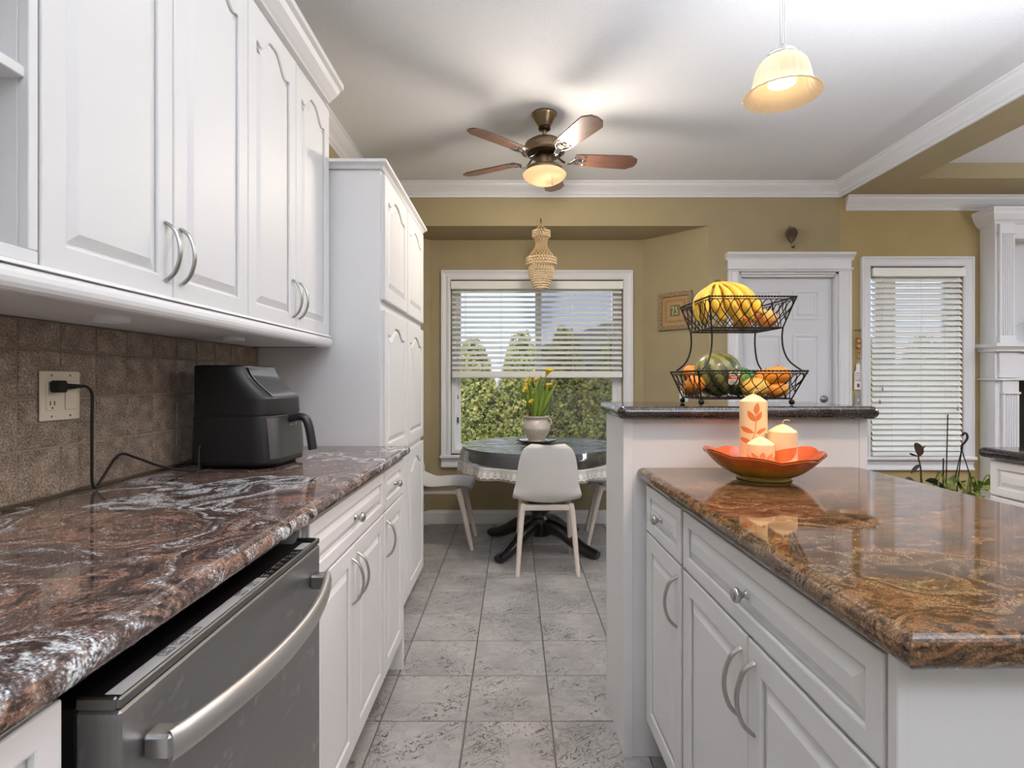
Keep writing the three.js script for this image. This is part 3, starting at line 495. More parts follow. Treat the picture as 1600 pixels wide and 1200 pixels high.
{
  const d = thing('dishwasher', 'dark stainless dishwasher with a bowed bar handle', 'dishwasher', [-0.43, 0, -0.915], LT), w = 0.62;
  mesh('tub', bx(-w / 2 + 0.004, w / 2 - 0.004, 0.1, 0.84, -0.62, -0.052), M.black, d);
  mesh('toe_kick', bx(-w / 2, w / 2, 0.0, 0.1, -0.55, -0.08), M.black, d);
  const door = mesh('door', [bx(-w / 2, w / 2, 0.115, 0.838, -0.05, 0, 0.003)], M.blackSteel, d);
  mesh('door_rim', [bx(-w / 2, w / 2, 0.8405, 0.853, -0.006, 0, 0.002), bx(-w / 2, -w / 2 + 0.006, 0.838, 0.853, -0.05, -0.006, 0.002), bx(w / 2 - 0.006, w / 2, 0.838, 0.853, -0.05, -0.006, 0.002)], M.steel, door);
  const ct = canvasTex(2048, 128, (x, W, H) => {
    x.fillStyle = '#161617'; x.fillRect(0, 0, W, H); x.fillStyle = '#b6b7b7'; x.fillRect(40, H * 0.42, W - 80, H * 0.5);
    const r = rng(5); x.fillStyle = '#1a1a1b'; x.strokeStyle = '#1a1a1b'; x.lineWidth = 5;
    const key = (px) => { x.strokeRect(px, 60, 70, 34); x.fillRect(px + 14, 68, 42 * r(), 6); x.fillRect(px + 14, 82, 20 + 22 * r(), 6); };
    [340, 440, 545, 1010, 1150].forEach(key);
    x.fillStyle = '#161617'; x.fillRect(1290, 52, 560, 60); x.fillStyle = '#c8c8c6'; x.font = 'bold 26px sans-serif';
    for (let i = 0; i < 7; i++) { x.fillRect(1310 + i * 76, 64, 12 + 40 * r(), 5); x.fillRect(1310 + i * 76, 80, 20 + 26 * r(), 5); x.fillRect(1310 + i * 76, 96, 10 + 30 * r(), 4); }
  });
  const strip = new THREE.PlaneGeometry(w - 0.014, 0.043); strip.rotateX(-Math.PI / 2).translate(0, 0.8465, -0.028);
  const box = mesh('control_panel', bx(-w / 2 + 0.007, w / 2 - 0.007, 0.838, 0.8455, -0.0495, -0.0065, 0.0005), M.black, door);
  part(mesh('control_print', clean(strip), std({ map: ct, roughness: 0.3 }), box, true), 'black and silver strip of touch keys');
  const hp = []; for (let i = 0; i <= 12; i++) { const t = i / 12 * 2 - 1; hp.push(V(t * 0.272, 0.775, 0.03 + 0.042 * (1 - t * t))); }
  mesh('handle', [sweep(hp, (t) => { const e = Math.abs(2 * t - 1); return [0.019, e > 0.98 ? 0.007 : 0.0095]; }, { n: 14, seg: 40, up: UP })], std({ color: 0xcfcecb, metalness: 1, roughness: 0.42 }), door);
  for (const s of [-1, 1]) mesh('handle_bracket', bx(s * 0.262 - 0.014, s * 0.262 + 0.014, 0.76, 0.79, 0, 0.034, 0.004), std({ color: 0xb4b3b1, metalness: 1, roughness: 0.25 }), door);
}
function slab(name, label, pts, y, mat, r = 0.02, opt = {}) {              // a bullnosed stone slab over a plan outline (x, z)
  const s = poly(pts.map(([x, z]) => [x, -z])), t = thing(name, label, 'countertop', [0, y, 0]);
  if (opt.pos) { t.position.set(opt.pos[0], y, opt.pos[2]); t.rotation.y = opt.turn; }
  const g = extr(s, 0.001, { bs: r, bt: r - 0.0005, seg: 8 }); g.rotateX(-Math.PI / 2).translate(0, r - 0.0005, 0);
  mesh('slab', g, mat, t); return t;
}
slab('countertop', 'swirled brown and grey granite countertop along the backsplash wall', [[WL - 0.0, -2.345], [-0.44, -2.345], [-0.44, 0.0], [WL - 0.0, 0.0]], BH, M.graniteLeft);

// ---------- island, its rear bar wall and bar top ----------
const IT = 0.024, IO = [0.391, 0, -1.765], ip = (x, z) => [IO[0] + x * Math.cos(IT) + z * Math.sin(IT), 0, IO[2] - x * Math.sin(IT) + z * Math.cos(IT)];
baseCabinet('narrow white island cabinet with one drawer and one door by the bar wall', ip(0.04, 0.198), RT + IT, 0.338, 0.62, { doors: 1, side: 1, group: 'island cabinets' });
baseCabinet('white island cabinet with one wide drawer over two doors', ip(0.04, 0.745), RT + IT, 0.735, 0.62, { doors: 2, group: 'island cabinets' });
{
  const e = thing('island_end_panel', 'plain white end panel of the island facing the camera', 'panel', ip(0.02, 1.128), IT);
  mesh('stile', bx(0, 0.014, 0, BH - 0.001, -0.013, 0.004), M.white, e);
  mesh('board', bx(0.0145, 0.655, 0, BH - 0.001, -0.012, 0.0), M.white, e);
  slab('countertop', 'polished brown granite island countertop tinted with warm light, holding the candle bowl', [[0, 0.001], [0.69, 0.001], [0.712, 0.03], [0.712, 1.178], [0.0, 1.178]], BH, M.graniteIslandLit, 0.02, { pos: IO, turn: IT });
  const w = struct('wall_bar', 'white panelled half wall between island and dining area', 'wall'), x0 = 0.347, x1 = 1.124, z0 = -2.09, z1 = -1.767;
  mesh('core', bx(x0, x1, 0, 1.078, z0, z1, 0.002), M.white, w);
  mesh('corner_board', bx(x0, x0 + 0.03, 0, 1.078, z1, z1 + 0.004, 0.001), M.white, w); mesh('corner_board', bx(x1 - 0.026, x1, 0, 1.078, z1, z1 + 0.004, 0.001), M.white, w);
  slab('countertop', 'dark granite bar top carrying the fruit basket', rrect(0.325, 1.147, -2.14, -1.722, 0.03, 5), 1.079, M.graniteBar);
}
// ---------- sink-side counter on the far right ----------
{
  slab('countertop', 'short dark granite counter end by the fireplace', rrect(1.918, 2.56, -2.31, -1.2, 0.03, 5), BH, M.graniteBar);
  const c = baseCabinet('white cabinet end with raised drawer panel near the fireplace', [1.952 + 0.02, 0, -2.03], RT, 0.5, 0.55, { doors: 1, side: 1 });
  c.name = 'sink_cabinet'; const k = c.children.find((q) => q.name === 'drawer'); k.remove(...k.children);
}
{ // outlet plate on the backsplash
  const o = thing('wall_outlet', 'ivory double outlet and switch plate on the tile backsplash', 'outlet', [WL + 0.0198, 1.164, -1.315], LT);
  mesh('plate', [bx(-0.058, 0.058, -0.058, 0.058, 0, 0.005, 0.002)], M.ivory, o);
  const rc = mesh('receptacle', bx(-0.043, -0.011, -0.034, 0.034, 0.005, 0.0075, 0.0015), M.ivory, o);
  mesh('rocker_switch', bx(0.011, 0.043, -0.034, 0.034, 0.005, 0.009, 0.003), M.ivory, o);
  mesh('socket_slot', [bx(-0.035, -0.032, -0.022, -0.012, 0.0072, 0.0078), bx(-0.023, -0.02, -0.022, -0.012, 0.0072, 0.0078), bx(-0.0295, -0.0255, -0.03, -0.026, 0.0072, 0.0078)], M.black, rc);
  for (const x of [-0.027, 0.027]) for (const y of [-0.048, 0.048]) mesh('screw', mv(clean(lathe([[0, 0.001], [0.003, 0.0005], [0.003, 0]], 8).rotateX(Math.PI / 2)), x, y, 0.005), M.steel, o);
}
// ---------- air fryer with its cord ----------
{
  const t = thing('air_fryer', 'black air fryer with glossy sloping front and drawer handle on the counter', 'air fryer', [-0.862, 0.9255, -1.835], LT - 0.06);
  const W = (y) => 0.13 - 0.006 * smooth(0.05, 0.32, y), B = (y) => -0.15 + 0.008 * smooth(0.05, 0.32, y);
  const F = (y) => y < 0.222 ? 0.128 - 0.012 * smooth(0.03, 0.22, y) : 0.116 - 0.09 * Math.pow(smooth(0.215, 0.322, y), 0.6);
  const ring = (y, s, inset = 0) => { const o = [], f = F(y) - inset, b = B(y) + inset, w = W(y) - inset, c = (f + b) / 2, d = (f - b) / 2, n = 48; for (let k = 0; k <= n; k++) { const a = k / n * Math.PI * 2, ca = Math.cos(a), sa = Math.sin(a), p = 0.3; o.push(V(Math.sign(sa) * Math.pow(Math.abs(sa), p) * w, y, c + Math.sign(ca) * Math.pow(Math.abs(ca), ca > 0 ? 0.62 : 0.4) * d)); } return o; };
  const loft = (rows) => { const g = new THREE.BufferGeometry(), pos = [], idx = [], n = rows[0].length; rows.forEach((r) => r.forEach((p) => pos.push(p.x, p.y, p.z))); for (let j = 0; j + 1 < rows.length; j++) for (let i = 0; i + 1 < n; i++) { const a = j * n + i, b = a + n; idx.push(a, a + 1, b, b, a + 1, b + 1); } g.setAttribute('position', new THREE.Float32BufferAttribute(pos, 3)); g.setIndex(idx); g.computeVertexNormals(); return clean(g); };
  const flat = (y, i) => { const r = ring(y, 1, i), c = V(0, y, (F(y) + B(y)) / 2); return [r, r.map(() => c.clone())]; };
  const hs = [0.012, 0.02, 0.05, 0.1, 0.16]; const lo = hs.map((y) => ring(y)); mesh('body', [loft([...flat(0.012, 0.01).reverse(), ...lo, ring(0.163, 1, 0.003)])], M.blackPlastic, t);
  const hs2 = [0.169, 0.19, 0.215]; for (let i = 0; i <= 14; i++) hs2.push(0.22 + 0.1 * i / 14);
  mesh('upper_housing', [loft([ring(0.163, 1, 0.003), ring(0.166, 1, 0.003), ...hs2.map((y) => ring(y)), ring(0.3225, 1, 0.006), ...flat(0.3235, 0.012)])], M.blackPlastic, t);
  mesh('base', [loft([...flat(0, 0.02).reverse(), ring(0, 1, 0.02), ring(0.012, 1, 0.014)])], M.rubber, t);
  const gloss = phys({ color: 0x6a6b6e, metalness: 0.6, roughness: 0.12, clearcoat: 1, clearcoatRoughness: 0.05 });
  part(mesh('touch_panel', sheet((u, v) => { const y = 0.224 + 0.094 * v; return V((u - 0.5) * 0.17, y, F(y) + 0.0018); }, 6, 14, 0.002), gloss, t), 'glossy sloping touch panel');
  const zf = (x, y) => { const f = F(y), b = B(y), c = (f + b) / 2, d = (f - b) / 2, w = W(y), s = Math.pow(clamp(Math.abs(x) / w), 1 / 0.3), ca = Math.sqrt(Math.max(0, 1 - s * s)); return c + Math.pow(ca, 0.62) * d; };
  const dr = mesh('drawer', sheet((u, v) => { const x = (u - 0.5) * 0.224, y = 0.03 + 0.128 * v; return V(x, y, zf(x, y) + 0.002); }, 24, 6, 0.003), phys({ color: 0x77787b, roughness: 0.36, metalness: 0.85 }), t);
  mesh('handle', sweep([V(0, 0.148, 0.115), V(0, 0.155, 0.15), V(0, 0.15, 0.174), V(0, 0.125, 0.186), V(0, 0.085, 0.194), V(0, 0.048, 0.2)], (q) => [0.013, 0.018], { n: 12, seg: 30, up: UP }), M.blackPlastic, dr);
  mesh('release_ring', clean(new THREE.TorusGeometry(0.009, 0.0018, 6, 16).rotateY(Math.PI / 2).translate(0, 0.132, 0.134)), M.chrome, dr);
  const cd = thing('power_cord', 'black power cord running from wall outlet to air fryer', 'cord', [0, 0, 0]);
  const px = WL + 0.03, pts = [[px + 0.018, 1.186, -1.345], [px + 0.02, 1.184, -1.362], [px + 0.02, 1.165, -1.378], [px + 0.02, 1.1, -1.378], [px + 0.02, 1.0, -1.378], [px + 0.018, 0.945, -1.382], [px + 0.02, 0.932, -1.392], [px + 0.016, 0.952, -1.42], [px + 0.008, 1.0, -1.49], [px + 0.02, 0.985, -1.54], [px + 0.05, 0.952, -1.6], [px + 0.1, 0.931, -1.655], [px + 0.115, 0.937, -1.672], [px + 0.112, 0.985, -1.682], [px + 0.108, 0.998, -1.696], [px + 0.105, 0.985, -1.71]].map((q) => V(...q));
  mesh('wire', sweep(pts, 0.0036, { n: 8, seg: 110 }), M.rubber, cd);
  mesh('plug', [bx(WL + 0.0282, WL + 0.055, 1.172, 1.2, -1.3, -1.274 - 0.002, 0.004), sweep([V(WL + 0.045, 1.186, -1.296), V(WL + 0.047, 1.186, -1.325), V(WL + 0.048, 1.186, -1.348)], (q) => 0.008 - 0.004 * q, { n: 8, seg: 8 })], M.rubber, cd);
}
// ---------- candle bowl on the island ----------
const BOWL = [0.7, 0.9255, -1.555];
{
  const b = thing('candle_bowl', 'orange petal-shaped ceramic bowl with yellow underside on the island', 'bowl', BOWL, 0.25);
  const rr = (a, t) => (0.066 + 0.086 * Math.pow(t, 0.85)) * (1 + 0.045 * t * t * Math.abs(Math.cos(4 * a)) + 0.035 * t * Math.cos(a - 2.9)), yy = (a, t) => 0.0135 + 0.055 * Math.pow(t, 1.35) + 0.008 * t * t * Math.abs(Math.cos(4 * a)) + 0.007 * t * t * Math.cos(2 * (a - 2.9));
  const glaze = tex(256, 256, 1, 1, (x, y) => { const s = fbm(x * 90, y * 3, 3), e = fbm(x * 14, y * 6, 2), k = smooth(0.5, 0.95, y + 0.28 * s + 0.1 * e); return [mixf(202, 214, k) * (1 + 0.1 * s), mixf(150, 94, k) * (1 + 0.12 * s), mixf(42, 42, k)]; }); glaze.repeat.set(1, 1);
  const outer = phys({ map: glaze, roughness: 0.18, clearcoat: 1, clearcoatRoughness: 0.06 }), inner = phys({ color: 0xd9683a, roughness: 0.2, clearcoat: 1, clearcoatRoughness: 0.06 });
  mesh('outer_glaze', sheet((u, v) => { const a = u * Math.PI * 2; return V(Math.cos(a) * rr(a, v), yy(a, v) - 0.0025, -Math.sin(a) * rr(a, v)); }, 96, 14, 0.004), outer, b, true);
  mesh('inner_glaze', [sheet((u, v) => { const a = u * Math.PI * 2; return V(Math.cos(a) * rr(a, v) * 0.985, yy(a, v) + 0.0022, -Math.sin(a) * rr(a, v) * 0.985); }, 96, 14, 0.002), mv(lathe([[0, 0.012], [0.067, 0.013], [0.067, 0.0155], [0, 0.0155]], 32), 0, 0, 0)], inner, b);
  mesh('foot', lathe([[0, 0.0115], [0.068, 0.012], [0.071, 0.006], [0.073, 0], [0.062, 0], [0.06, 0.004], [0, 0.006]], 40), phys({ color: 0xc3a845, roughness: 0.25, clearcoat: 0.8, clearcoatRoughness: 0.1 }), b);
  const leafShape = (x, cx, cy, len, wid, ang) => { x.save(); x.translate(cx, cy); x.rotate(ang); x.beginPath(); x.moveTo(0, 0); x.quadraticCurveTo(wid, -len * 0.45, 0, -len); x.quadraticCurveTo(-wid, -len * 0.45, 0, 0); x.fill(); x.restore(); };
  const wax = (draw) => canvasTex(512, 512, (x, W, H) => { x.fillStyle = '#e8cf9d'; x.fillRect(0, 0, W, H); x.fillStyle = '#de7a3e'; x.strokeStyle = '#de7a3e'; x.lineWidth = 5; draw(x, W, H); });
  const candle = (label, x, z, r, h, draw, turn) => {
    const c = thing('candle', label, 'candle', [BOWL[0] + x, BOWL[1] + 0.0172, BOWL[2] + z], turn + Math.PI, 'pillar candles in the orange bowl');
    const m = phys({ map: wax(draw), roughness: 0.45, sheen: 0.2 }), g = lathe([[r, 0.0], [r, h * 0.3], [r, h * 0.6], [r, h - 0.022], [r - 0.003, h - 0.018], [r * 0.5, h - 0.007], [0.004, h]], 48), p = g.attributes.position, uv = g.attributes.uv;
    for (let i = 0; i < p.count; i++) uv.setY(i, clamp(p.getY(i) / h, 0.001, 0.999));
    mesh('wax', [g, mv(lathe([[0, 0.001], [r, 0]], 24), 0, 0, 0)].slice(0, 1), m, c, true);
    mesh('wick', sweep([V(0, h - 0.001, 0), V(-0.001, h + 0.006, 0.001), V(-0.008, h + 0.012, 0.002), V(-0.018, h + 0.01, 0.002)], 0.0011, { n: 6, seg: 10 }), std({ color: 0xe9d9b4, roughness: 0.9 }), c);
    return c;
  };
  candle('tall cream pillar candle printed with an orange leaf sprig', -0.012, -0.04, 0.0375, 0.218, (x) => {
    x.translate(0, -64); x.beginPath(); x.moveTo(262, 200); x.quadraticCurveTo(266, 330, 232, 380); x.quadraticCurveTo(226, 402, 216, 404); x.stroke();
    [[262, 200, 84, 34, 0.12], [258, 245, 86, 36, -0.55], [266, 240, 70, 30, 0.45], [252, 320, 104, 34, -1.2], [262, 322, 84, 30, 1.15], [240, 385, 92, 32, -1.25], [244, 440, 100, 40, 0.2]].forEach((l) => leafShape(x, ...l));
  }, -0.3);
  candle('medium cream pillar candle with one broad orange leaf print', 0.046, 0.014, 0.0375, 0.136, (x) => { leafShape(x, 170, 395, 250, 120, 0.85); }, -0.45);
  candle('short cream pillar candle with a faint orange flower print', -0.026, 0.039, 0.036, 0.104, (x) => { x.fillStyle = '#d98d55'; x.translate(0, -110); for (let i = 0; i < 7; i++) leafShape(x, 262, 470, 170, 46, -1.2 + i * 0.4); x.strokeStyle = '#e8cf9d'; for (let i = 0; i < 6; i++) { x.beginPath(); x.moveTo(262, 470); x.lineTo(262 + 150 * Math.sin(-1 + i * 0.4), 470 - 150 * Math.cos(-1 + i * 0.4)); x.stroke(); } }, -0.35);
}
// ---------- two-tier wire fruit basket on the bar ----------
const BK = [0.757, 1.1195, -1.905], BT = 0.03;
const bp = (x, y, z) => [BK[0] + x * Math.cos(BT) + z * Math.sin(BT), BK[1] + y, BK[2] - x * Math.sin(BT) + z * Math.cos(BT)];
{
  const b = thing('fruit_basket', 'black two-tier wire fruit basket with looped sides on the bar', 'fruit basket', BK, BT), R = 0.0026, wr = 0.0017;
  const corner = (hx, hz, y) => [V(-hx, y, hz), V(hx, y, hz), V(hx, y, -hz), V(-hx, y, -hz)];
  const tier = (lo, hi, y0, y1, nl, nsd) => {
    const a = corner(...lo, y0), c = corner(...hi, y1);
    mesh('rim', [0, 1, 2, 3].map((i) => [sweep([c[i], c[(i + 1) % 4]].reduce((o, p, k, q) => k ? o : Array.from({ length: 57 }, (_, j) => q[0].clone().lerp(q[1], j / 56)), []), (t) => 0.0028 + 0.001 * Math.cos(t * 56 * Math.PI), { n: 6, curve: false }), rod(c[i].clone().setY(y1 - 0.008), c[(i + 1) % 4].clone().setY(y1 - 0.008), 0.0016, 5)]), M.blackMetal, b);
    mesh('base_frame', [0, 1, 2, 3].map((i) => rod(a[i], a[(i + 1) % 4], R, 6)), M.blackMetal, b);
    for (let i = 0; i < 4; i++) mesh('corner_post', rod(a[i], c[i], R, 6), M.blackMetal, b);
    for (let i = 0; i < 4; i++) {
      const j = (i + 1) % 4, n = i % 2 ? nsd : nl, at = (u, v) => a[i].clone().lerp(a[j], clamp(u)).lerp(c[i].clone().lerp(c[j], clamp(u)), v * 0.93), s = 1 / n, w = [];
      for (let k = 0; k < n; k++) { const u = (k + 0.5) * s; w.push(sweep([[-1.05, 0], [-0.55, 0.24], [-0.02, 0.46], [0.4, 0.68], [0.4, 0.88], [0, 1], [-0.4, 0.88], [-0.4, 0.68], [0.02, 0.46], [0.55, 0.24], [1.05, 0]].filter(([q]) => u + q * s > -0.02 && u + q * s < 1.02).map(([q, v]) => at(u + q * s, v)), wr, { n: 5, seg: 26 })); }
      mesh('looped_side', w, M.blackMetal, b);
    }
    const f = []; for (let k = 1; k < 16; k++) { const x = mixf(-lo[0], lo[0], k / 16); f.push(rod(V(x, y0, -lo[1]), V(x, y0, lo[1]), 0.0014, 5)); } f.push(rod(V(-lo[0], y0 - 0.002, 0), V(lo[0], y0 - 0.002, 0), 0.0018, 5));
    mesh('wire_floor', f, M.blackMetal, b);
  };
  tier([0.15, 0.092], [0.177, 0.14], 0.021, 0.111, 8, 6); tier([0.118, 0.097], [0.141, 0.138], 0.2535, 0.349, 8, 6);
  for (const x of [-1, 1]) for (const z of [-1, 1]) {
    mesh('upright', sweep([V(x * 0.118, 0.2535, z * 0.097), V(x * 0.116, 0.22, z * 0.096), V(x * 0.12, 0.18, z * 0.099), V(x * 0.134, 0.142, z * 0.11), V(x * 0.164, 0.111, z * 0.132)], 0.0028, { n: 7, seg: 18 }), M.blackMetal, b);
    mesh('ball_foot', clean(new THREE.SphereGeometry(0.0095, 12, 9).translate(x * 0.15, 0.0095, z * 0.092)), M.blackMetal, b);
  }
  // bananas: one bunch, its fingers joined at a crown
  const bt = tex(128, 256, 1, 1, (x, y) => { const s = smooth(0.35, 0.6, fbm(x * 6, y * 40, 3)), e = Math.max(smooth(0.93, 0.99, y), 1 - smooth(0.02, 0.08, y)), v = 1 + 0.08 * fbm(x * 5, y * 9, 3); return [mixf(mixf(226, 150, s * 0.5) * v, 92, e * 0.8), mixf(mixf(186, 110, s * 0.5) * v, 84, e * 0.7), mixf(mixf(62, 40, s * 0.5), 36, e)]; }); bt.repeat.set(1, 1);
  const bm = std({ map: bt, roughness: 0.5 }), bo = thing('banana_bunch', 'bunch of ripe yellow bananas heaped in the upper basket', 'bananas', bp(-0.058, 0.415, 0.0), BT);
  const fingers = [[[-0.03, -0.012, 0.02], [-0.06, -0.06, 0.045], [-0.05, -0.125, 0.062]], [[-0.042, -0.022, 0.0], [-0.072, -0.075, 0.0], [-0.058, -0.14, 0.01]], [[-0.02, -0.02, 0.042], [-0.036, -0.085, 0.082], [-0.008, -0.14, 0.078]], [[-0.004, -0.02, 0.046], [0.008, -0.085, 0.088], [0.048, -0.143, 0.082]], [[0.014, -0.014, 0.044], [0.044, -0.072, 0.084], [0.088, -0.138, 0.082]], [[0.03, -0.008, 0.034], [0.074, -0.052, 0.064], [0.122, -0.118, 0.078]], [[0.036, -0.006, 0.012], [0.088, -0.038, 0.028], [0.136, -0.098, 0.042]], [[0.02, -0.02, -0.03], [0.06, -0.07, -0.05], [0.1, -0.13, -0.05]], [[-0.02, -0.02, -0.035], [-0.04, -0.08, -0.062], [-0.02, -0.138, -0.07]], [[0.0, -0.045, 0.02], [0.03, -0.1, 0.045], [0.07, -0.146, 0.04]]];
  fingers.forEach(([q, w, e], i) => {
    const p = [V(q[0] * 0.12, 0, q[2] * 0.12), V(...q), V(mixf(q[0], w[0], 0.55), mixf(q[1], w[1], 0.4), mixf(q[2], w[2], 0.6)), V(...w), V(mixf(w[0], e[0], 0.55), mixf(w[1], e[1], 0.6), mixf(w[2], e[2], 0.6)), V(...e)];
    const g = sweep(p, (t) => t < 0.16 ? 0.0056 : t < 0.5 ? mixf(0.0056, 0.0158, smooth(0.16, 0.5, t)) : t < 0.8 ? 0.0162 : mixf(0.0162, 0.0038, smooth(0.8, 1, t)), { n: 8, seg: 30 }), uv = g.attributes.uv; let m = 0; for (let k = 0; k < uv.count; k++) m = Math.max(m, uv.getY(k)); for (let k = 0; k < uv.count; k++) uv.setY(k, 1 - uv.getY(k) / m * 0.999);
    mesh('banana', g, bm, bo, true);
  });
  part(mesh('crown', blob(0.011, (q) => V(q.x * 1.1, q.y * 0.8 + 0.35, q.z * 1.1)), std({ color: 0x5c4526, roughness: 0.9 }), bo), 'brown cut crown');
  const skin = (r0, g0, b0, r1, g1, b1, seed) => { const t = tex(128, 128, 1, 1, (x, y) => { const k = smooth(-0.25, 0.35, fbm(x * 2.2 + seed, y * 2.2, 3)), s = n2(x * 90 + seed, y * 90) * 6; return [mixf(r0, r1, k) + s, mixf(g0, g1, k) + s, mixf(b0, b1, k)]; }); t.repeat.set(1, 1); return std({ map: t, roughness: 0.42 }); };
  const mPeach = skin(214, 92, 58, 232, 168, 88, 3), mApple = skin(218, 178, 78, 208, 110, 56, 9), mOrange = std({ map: tex(128, 128, 1, 1, (x, y) => { const v = 1 + 0.08 * fbm(x * 50, y * 50, 2); return [226 * v, 140 * v, 40 * v]; }), roughness: 0.45 }), mMango = skin(232, 190, 92, 226, 172, 70, 21), mMangoO = skin(230, 158, 46, 222, 136, 40, 33);
  const fruit = (name, label, cat, x, y, z, r, mat, f, turn = 0, group) => { const o = thing(name, label, cat, bp(x, y, z), turn, group), g = blob(r, f, 4); g.translate(0, -(g.computeBoundingBox(), g.boundingBox.min.y), 0); mesh('skin', g, mat, o, true); mesh('stalk', rod(V(0, (g.computeBoundingBox(), g.boundingBox.max.y) - r * 0.12, 0), V(0.002, g.boundingBox.max.y + r * 0.1, 0.001), r * 0.045, 5), M.stem, o); return o; };
  const round = (q) => { const d = 1 - 0.16 * Math.exp(-((q.x * q.x + q.z * q.z) / 0.06)) * (q.y > 0 ? 1 : 0.6); return V(q.x, q.y * 0.9 * d, q.z); }, oval = (q) => V(q.x * 1.38 + 0.06 * q.y, q.y * 0.92, q.z), U = 0.2556, L = 0.0236;
  fruit('peach', 'reddish peach behind the bananas in the upper basket', 'peach', 0.072, U + 0.026, -0.03, 0.037, mPeach, round); fruit('peach', 'orange-red peach at the rim of the upper basket beside the bananas', 'peach', 0.052, U + 0.045, -0.075, 0.034, mPeach, round, 1);
  fruit('apple', 'yellow apple with a red blush in the upper basket corner', 'apple', 0.083, U, 0.055, 0.035, mApple, round, 0.5); fruit('apple', 'small yellow-red apple beside the bananas in the upper basket', 'apple', 0.026, U, 0.0, 0.03, mApple, round, 2);
  { // watermelon with a paper sticker
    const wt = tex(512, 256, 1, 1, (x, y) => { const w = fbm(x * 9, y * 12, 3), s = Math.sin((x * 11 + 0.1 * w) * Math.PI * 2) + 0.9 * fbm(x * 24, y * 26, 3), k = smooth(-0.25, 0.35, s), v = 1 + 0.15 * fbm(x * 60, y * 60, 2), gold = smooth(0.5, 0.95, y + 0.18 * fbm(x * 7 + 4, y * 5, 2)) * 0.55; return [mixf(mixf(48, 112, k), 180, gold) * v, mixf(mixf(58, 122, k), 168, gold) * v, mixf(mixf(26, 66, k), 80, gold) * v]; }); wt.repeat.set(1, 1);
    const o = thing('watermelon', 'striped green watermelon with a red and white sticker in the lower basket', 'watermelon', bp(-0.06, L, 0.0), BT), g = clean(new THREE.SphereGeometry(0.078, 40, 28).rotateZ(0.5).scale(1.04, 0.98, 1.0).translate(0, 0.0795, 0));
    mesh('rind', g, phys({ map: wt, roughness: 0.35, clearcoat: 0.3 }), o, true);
    const st = canvasTex(128, 128, (x) => { x.fillStyle = '#e9e6df'; x.fillRect(0, 0, 128, 128); x.fillStyle = '#b3363a'; x.fillRect(0, 34, 128, 38); x.fillStyle = '#f4f1ea'; x.fillRect(14, 46, 98, 5); x.fillRect(24, 58, 74, 5); x.fillStyle = '#4d9a52'; x.fillRect(20, 4, 80, 26); x.fillStyle = '#8a8780'; for (let i = 0; i < 9; i++) x.fillRect(20 + i * 9, 82, 4, 34); });
    const sg = clean(new THREE.SphereGeometry(0.079, 10, 8, 1.66, 0.6, 1.48, 0.58).scale(1.04, 0.98, 1.0).translate(0, 0.0795, 0)); mesh('sticker', sg, std({ map: st, roughness: 0.5 }), o, true);
  }
  fruit('mango', 'large pale yellow mango beside the watermelon', 'mango', 0.052, L, 0.045, 0.036, mMango, oval, 0.1); fruit('mango', 'pale yellow mango lying behind the tall candle in the lower basket', 'mango', 0.08, L + 0.005, -0.028, 0.034, mMango, oval, 0.7);
  fruit('mango', 'orange mango resting on top at the far end of the lower basket', 'mango', 0.124, L + 0.042, 0.05, 0.034, mMangoO, oval, 0.15); fruit('mango', 'orange mango at the bottom corner of the lower basket', 'mango', 0.118, L, 0.052, 0.028, mMangoO, oval, -0.5); fruit('mango', 'orange mango between the pale mangoes and the basket end', 'mango', 0.108, L + 0.034, 0.0, 0.034, mMangoO, oval, 0.6);
  fruit('orange', 'orange at the left end of the lower basket by the watermelon', 'orange', -0.142, L + 0.016, 0.02, 0.034, mOrange, round, 0, 'oranges at the end of the lower basket'); fruit('orange', 'orange at the rear left corner of the lower basket', 'orange', -0.128, L + 0.004, -0.058, 0.034, mOrange, round, 1, 'oranges at the end of the lower basket'); fruit('orange', 'topmost orange of the three at the end of the lower basket', 'orange', -0.138, L + 0.056, -0.03, 0.032, mOrange, round, 2, 'oranges at the end of the lower basket');
  { const o = thing('leafy_green', 'crinkled bright green leafy vegetable behind the mangoes in the lower basket', 'vegetable', bp(0.045, L, -0.07)); const mk = (r, k) => blob(r, (q) => { const d = 1 + 0.16 * fbm3(q.x * 5 + k, q.y * 5, q.z * 5, 3); return V(q.x * 1.15 * d, q.y * 0.85 * d + 0.92, q.z * 0.8 * d); }, 6); mesh('head', mk(0.058, 0), std({ map: tex(128, 128, 1, 1, (x, y) => { const v = 1 + 0.4 * fbm(x * 14, y * 14, 3); return [84 * v, 146 * v, 74 * v]; }), roughness: 0.55 }), o, true); }
}
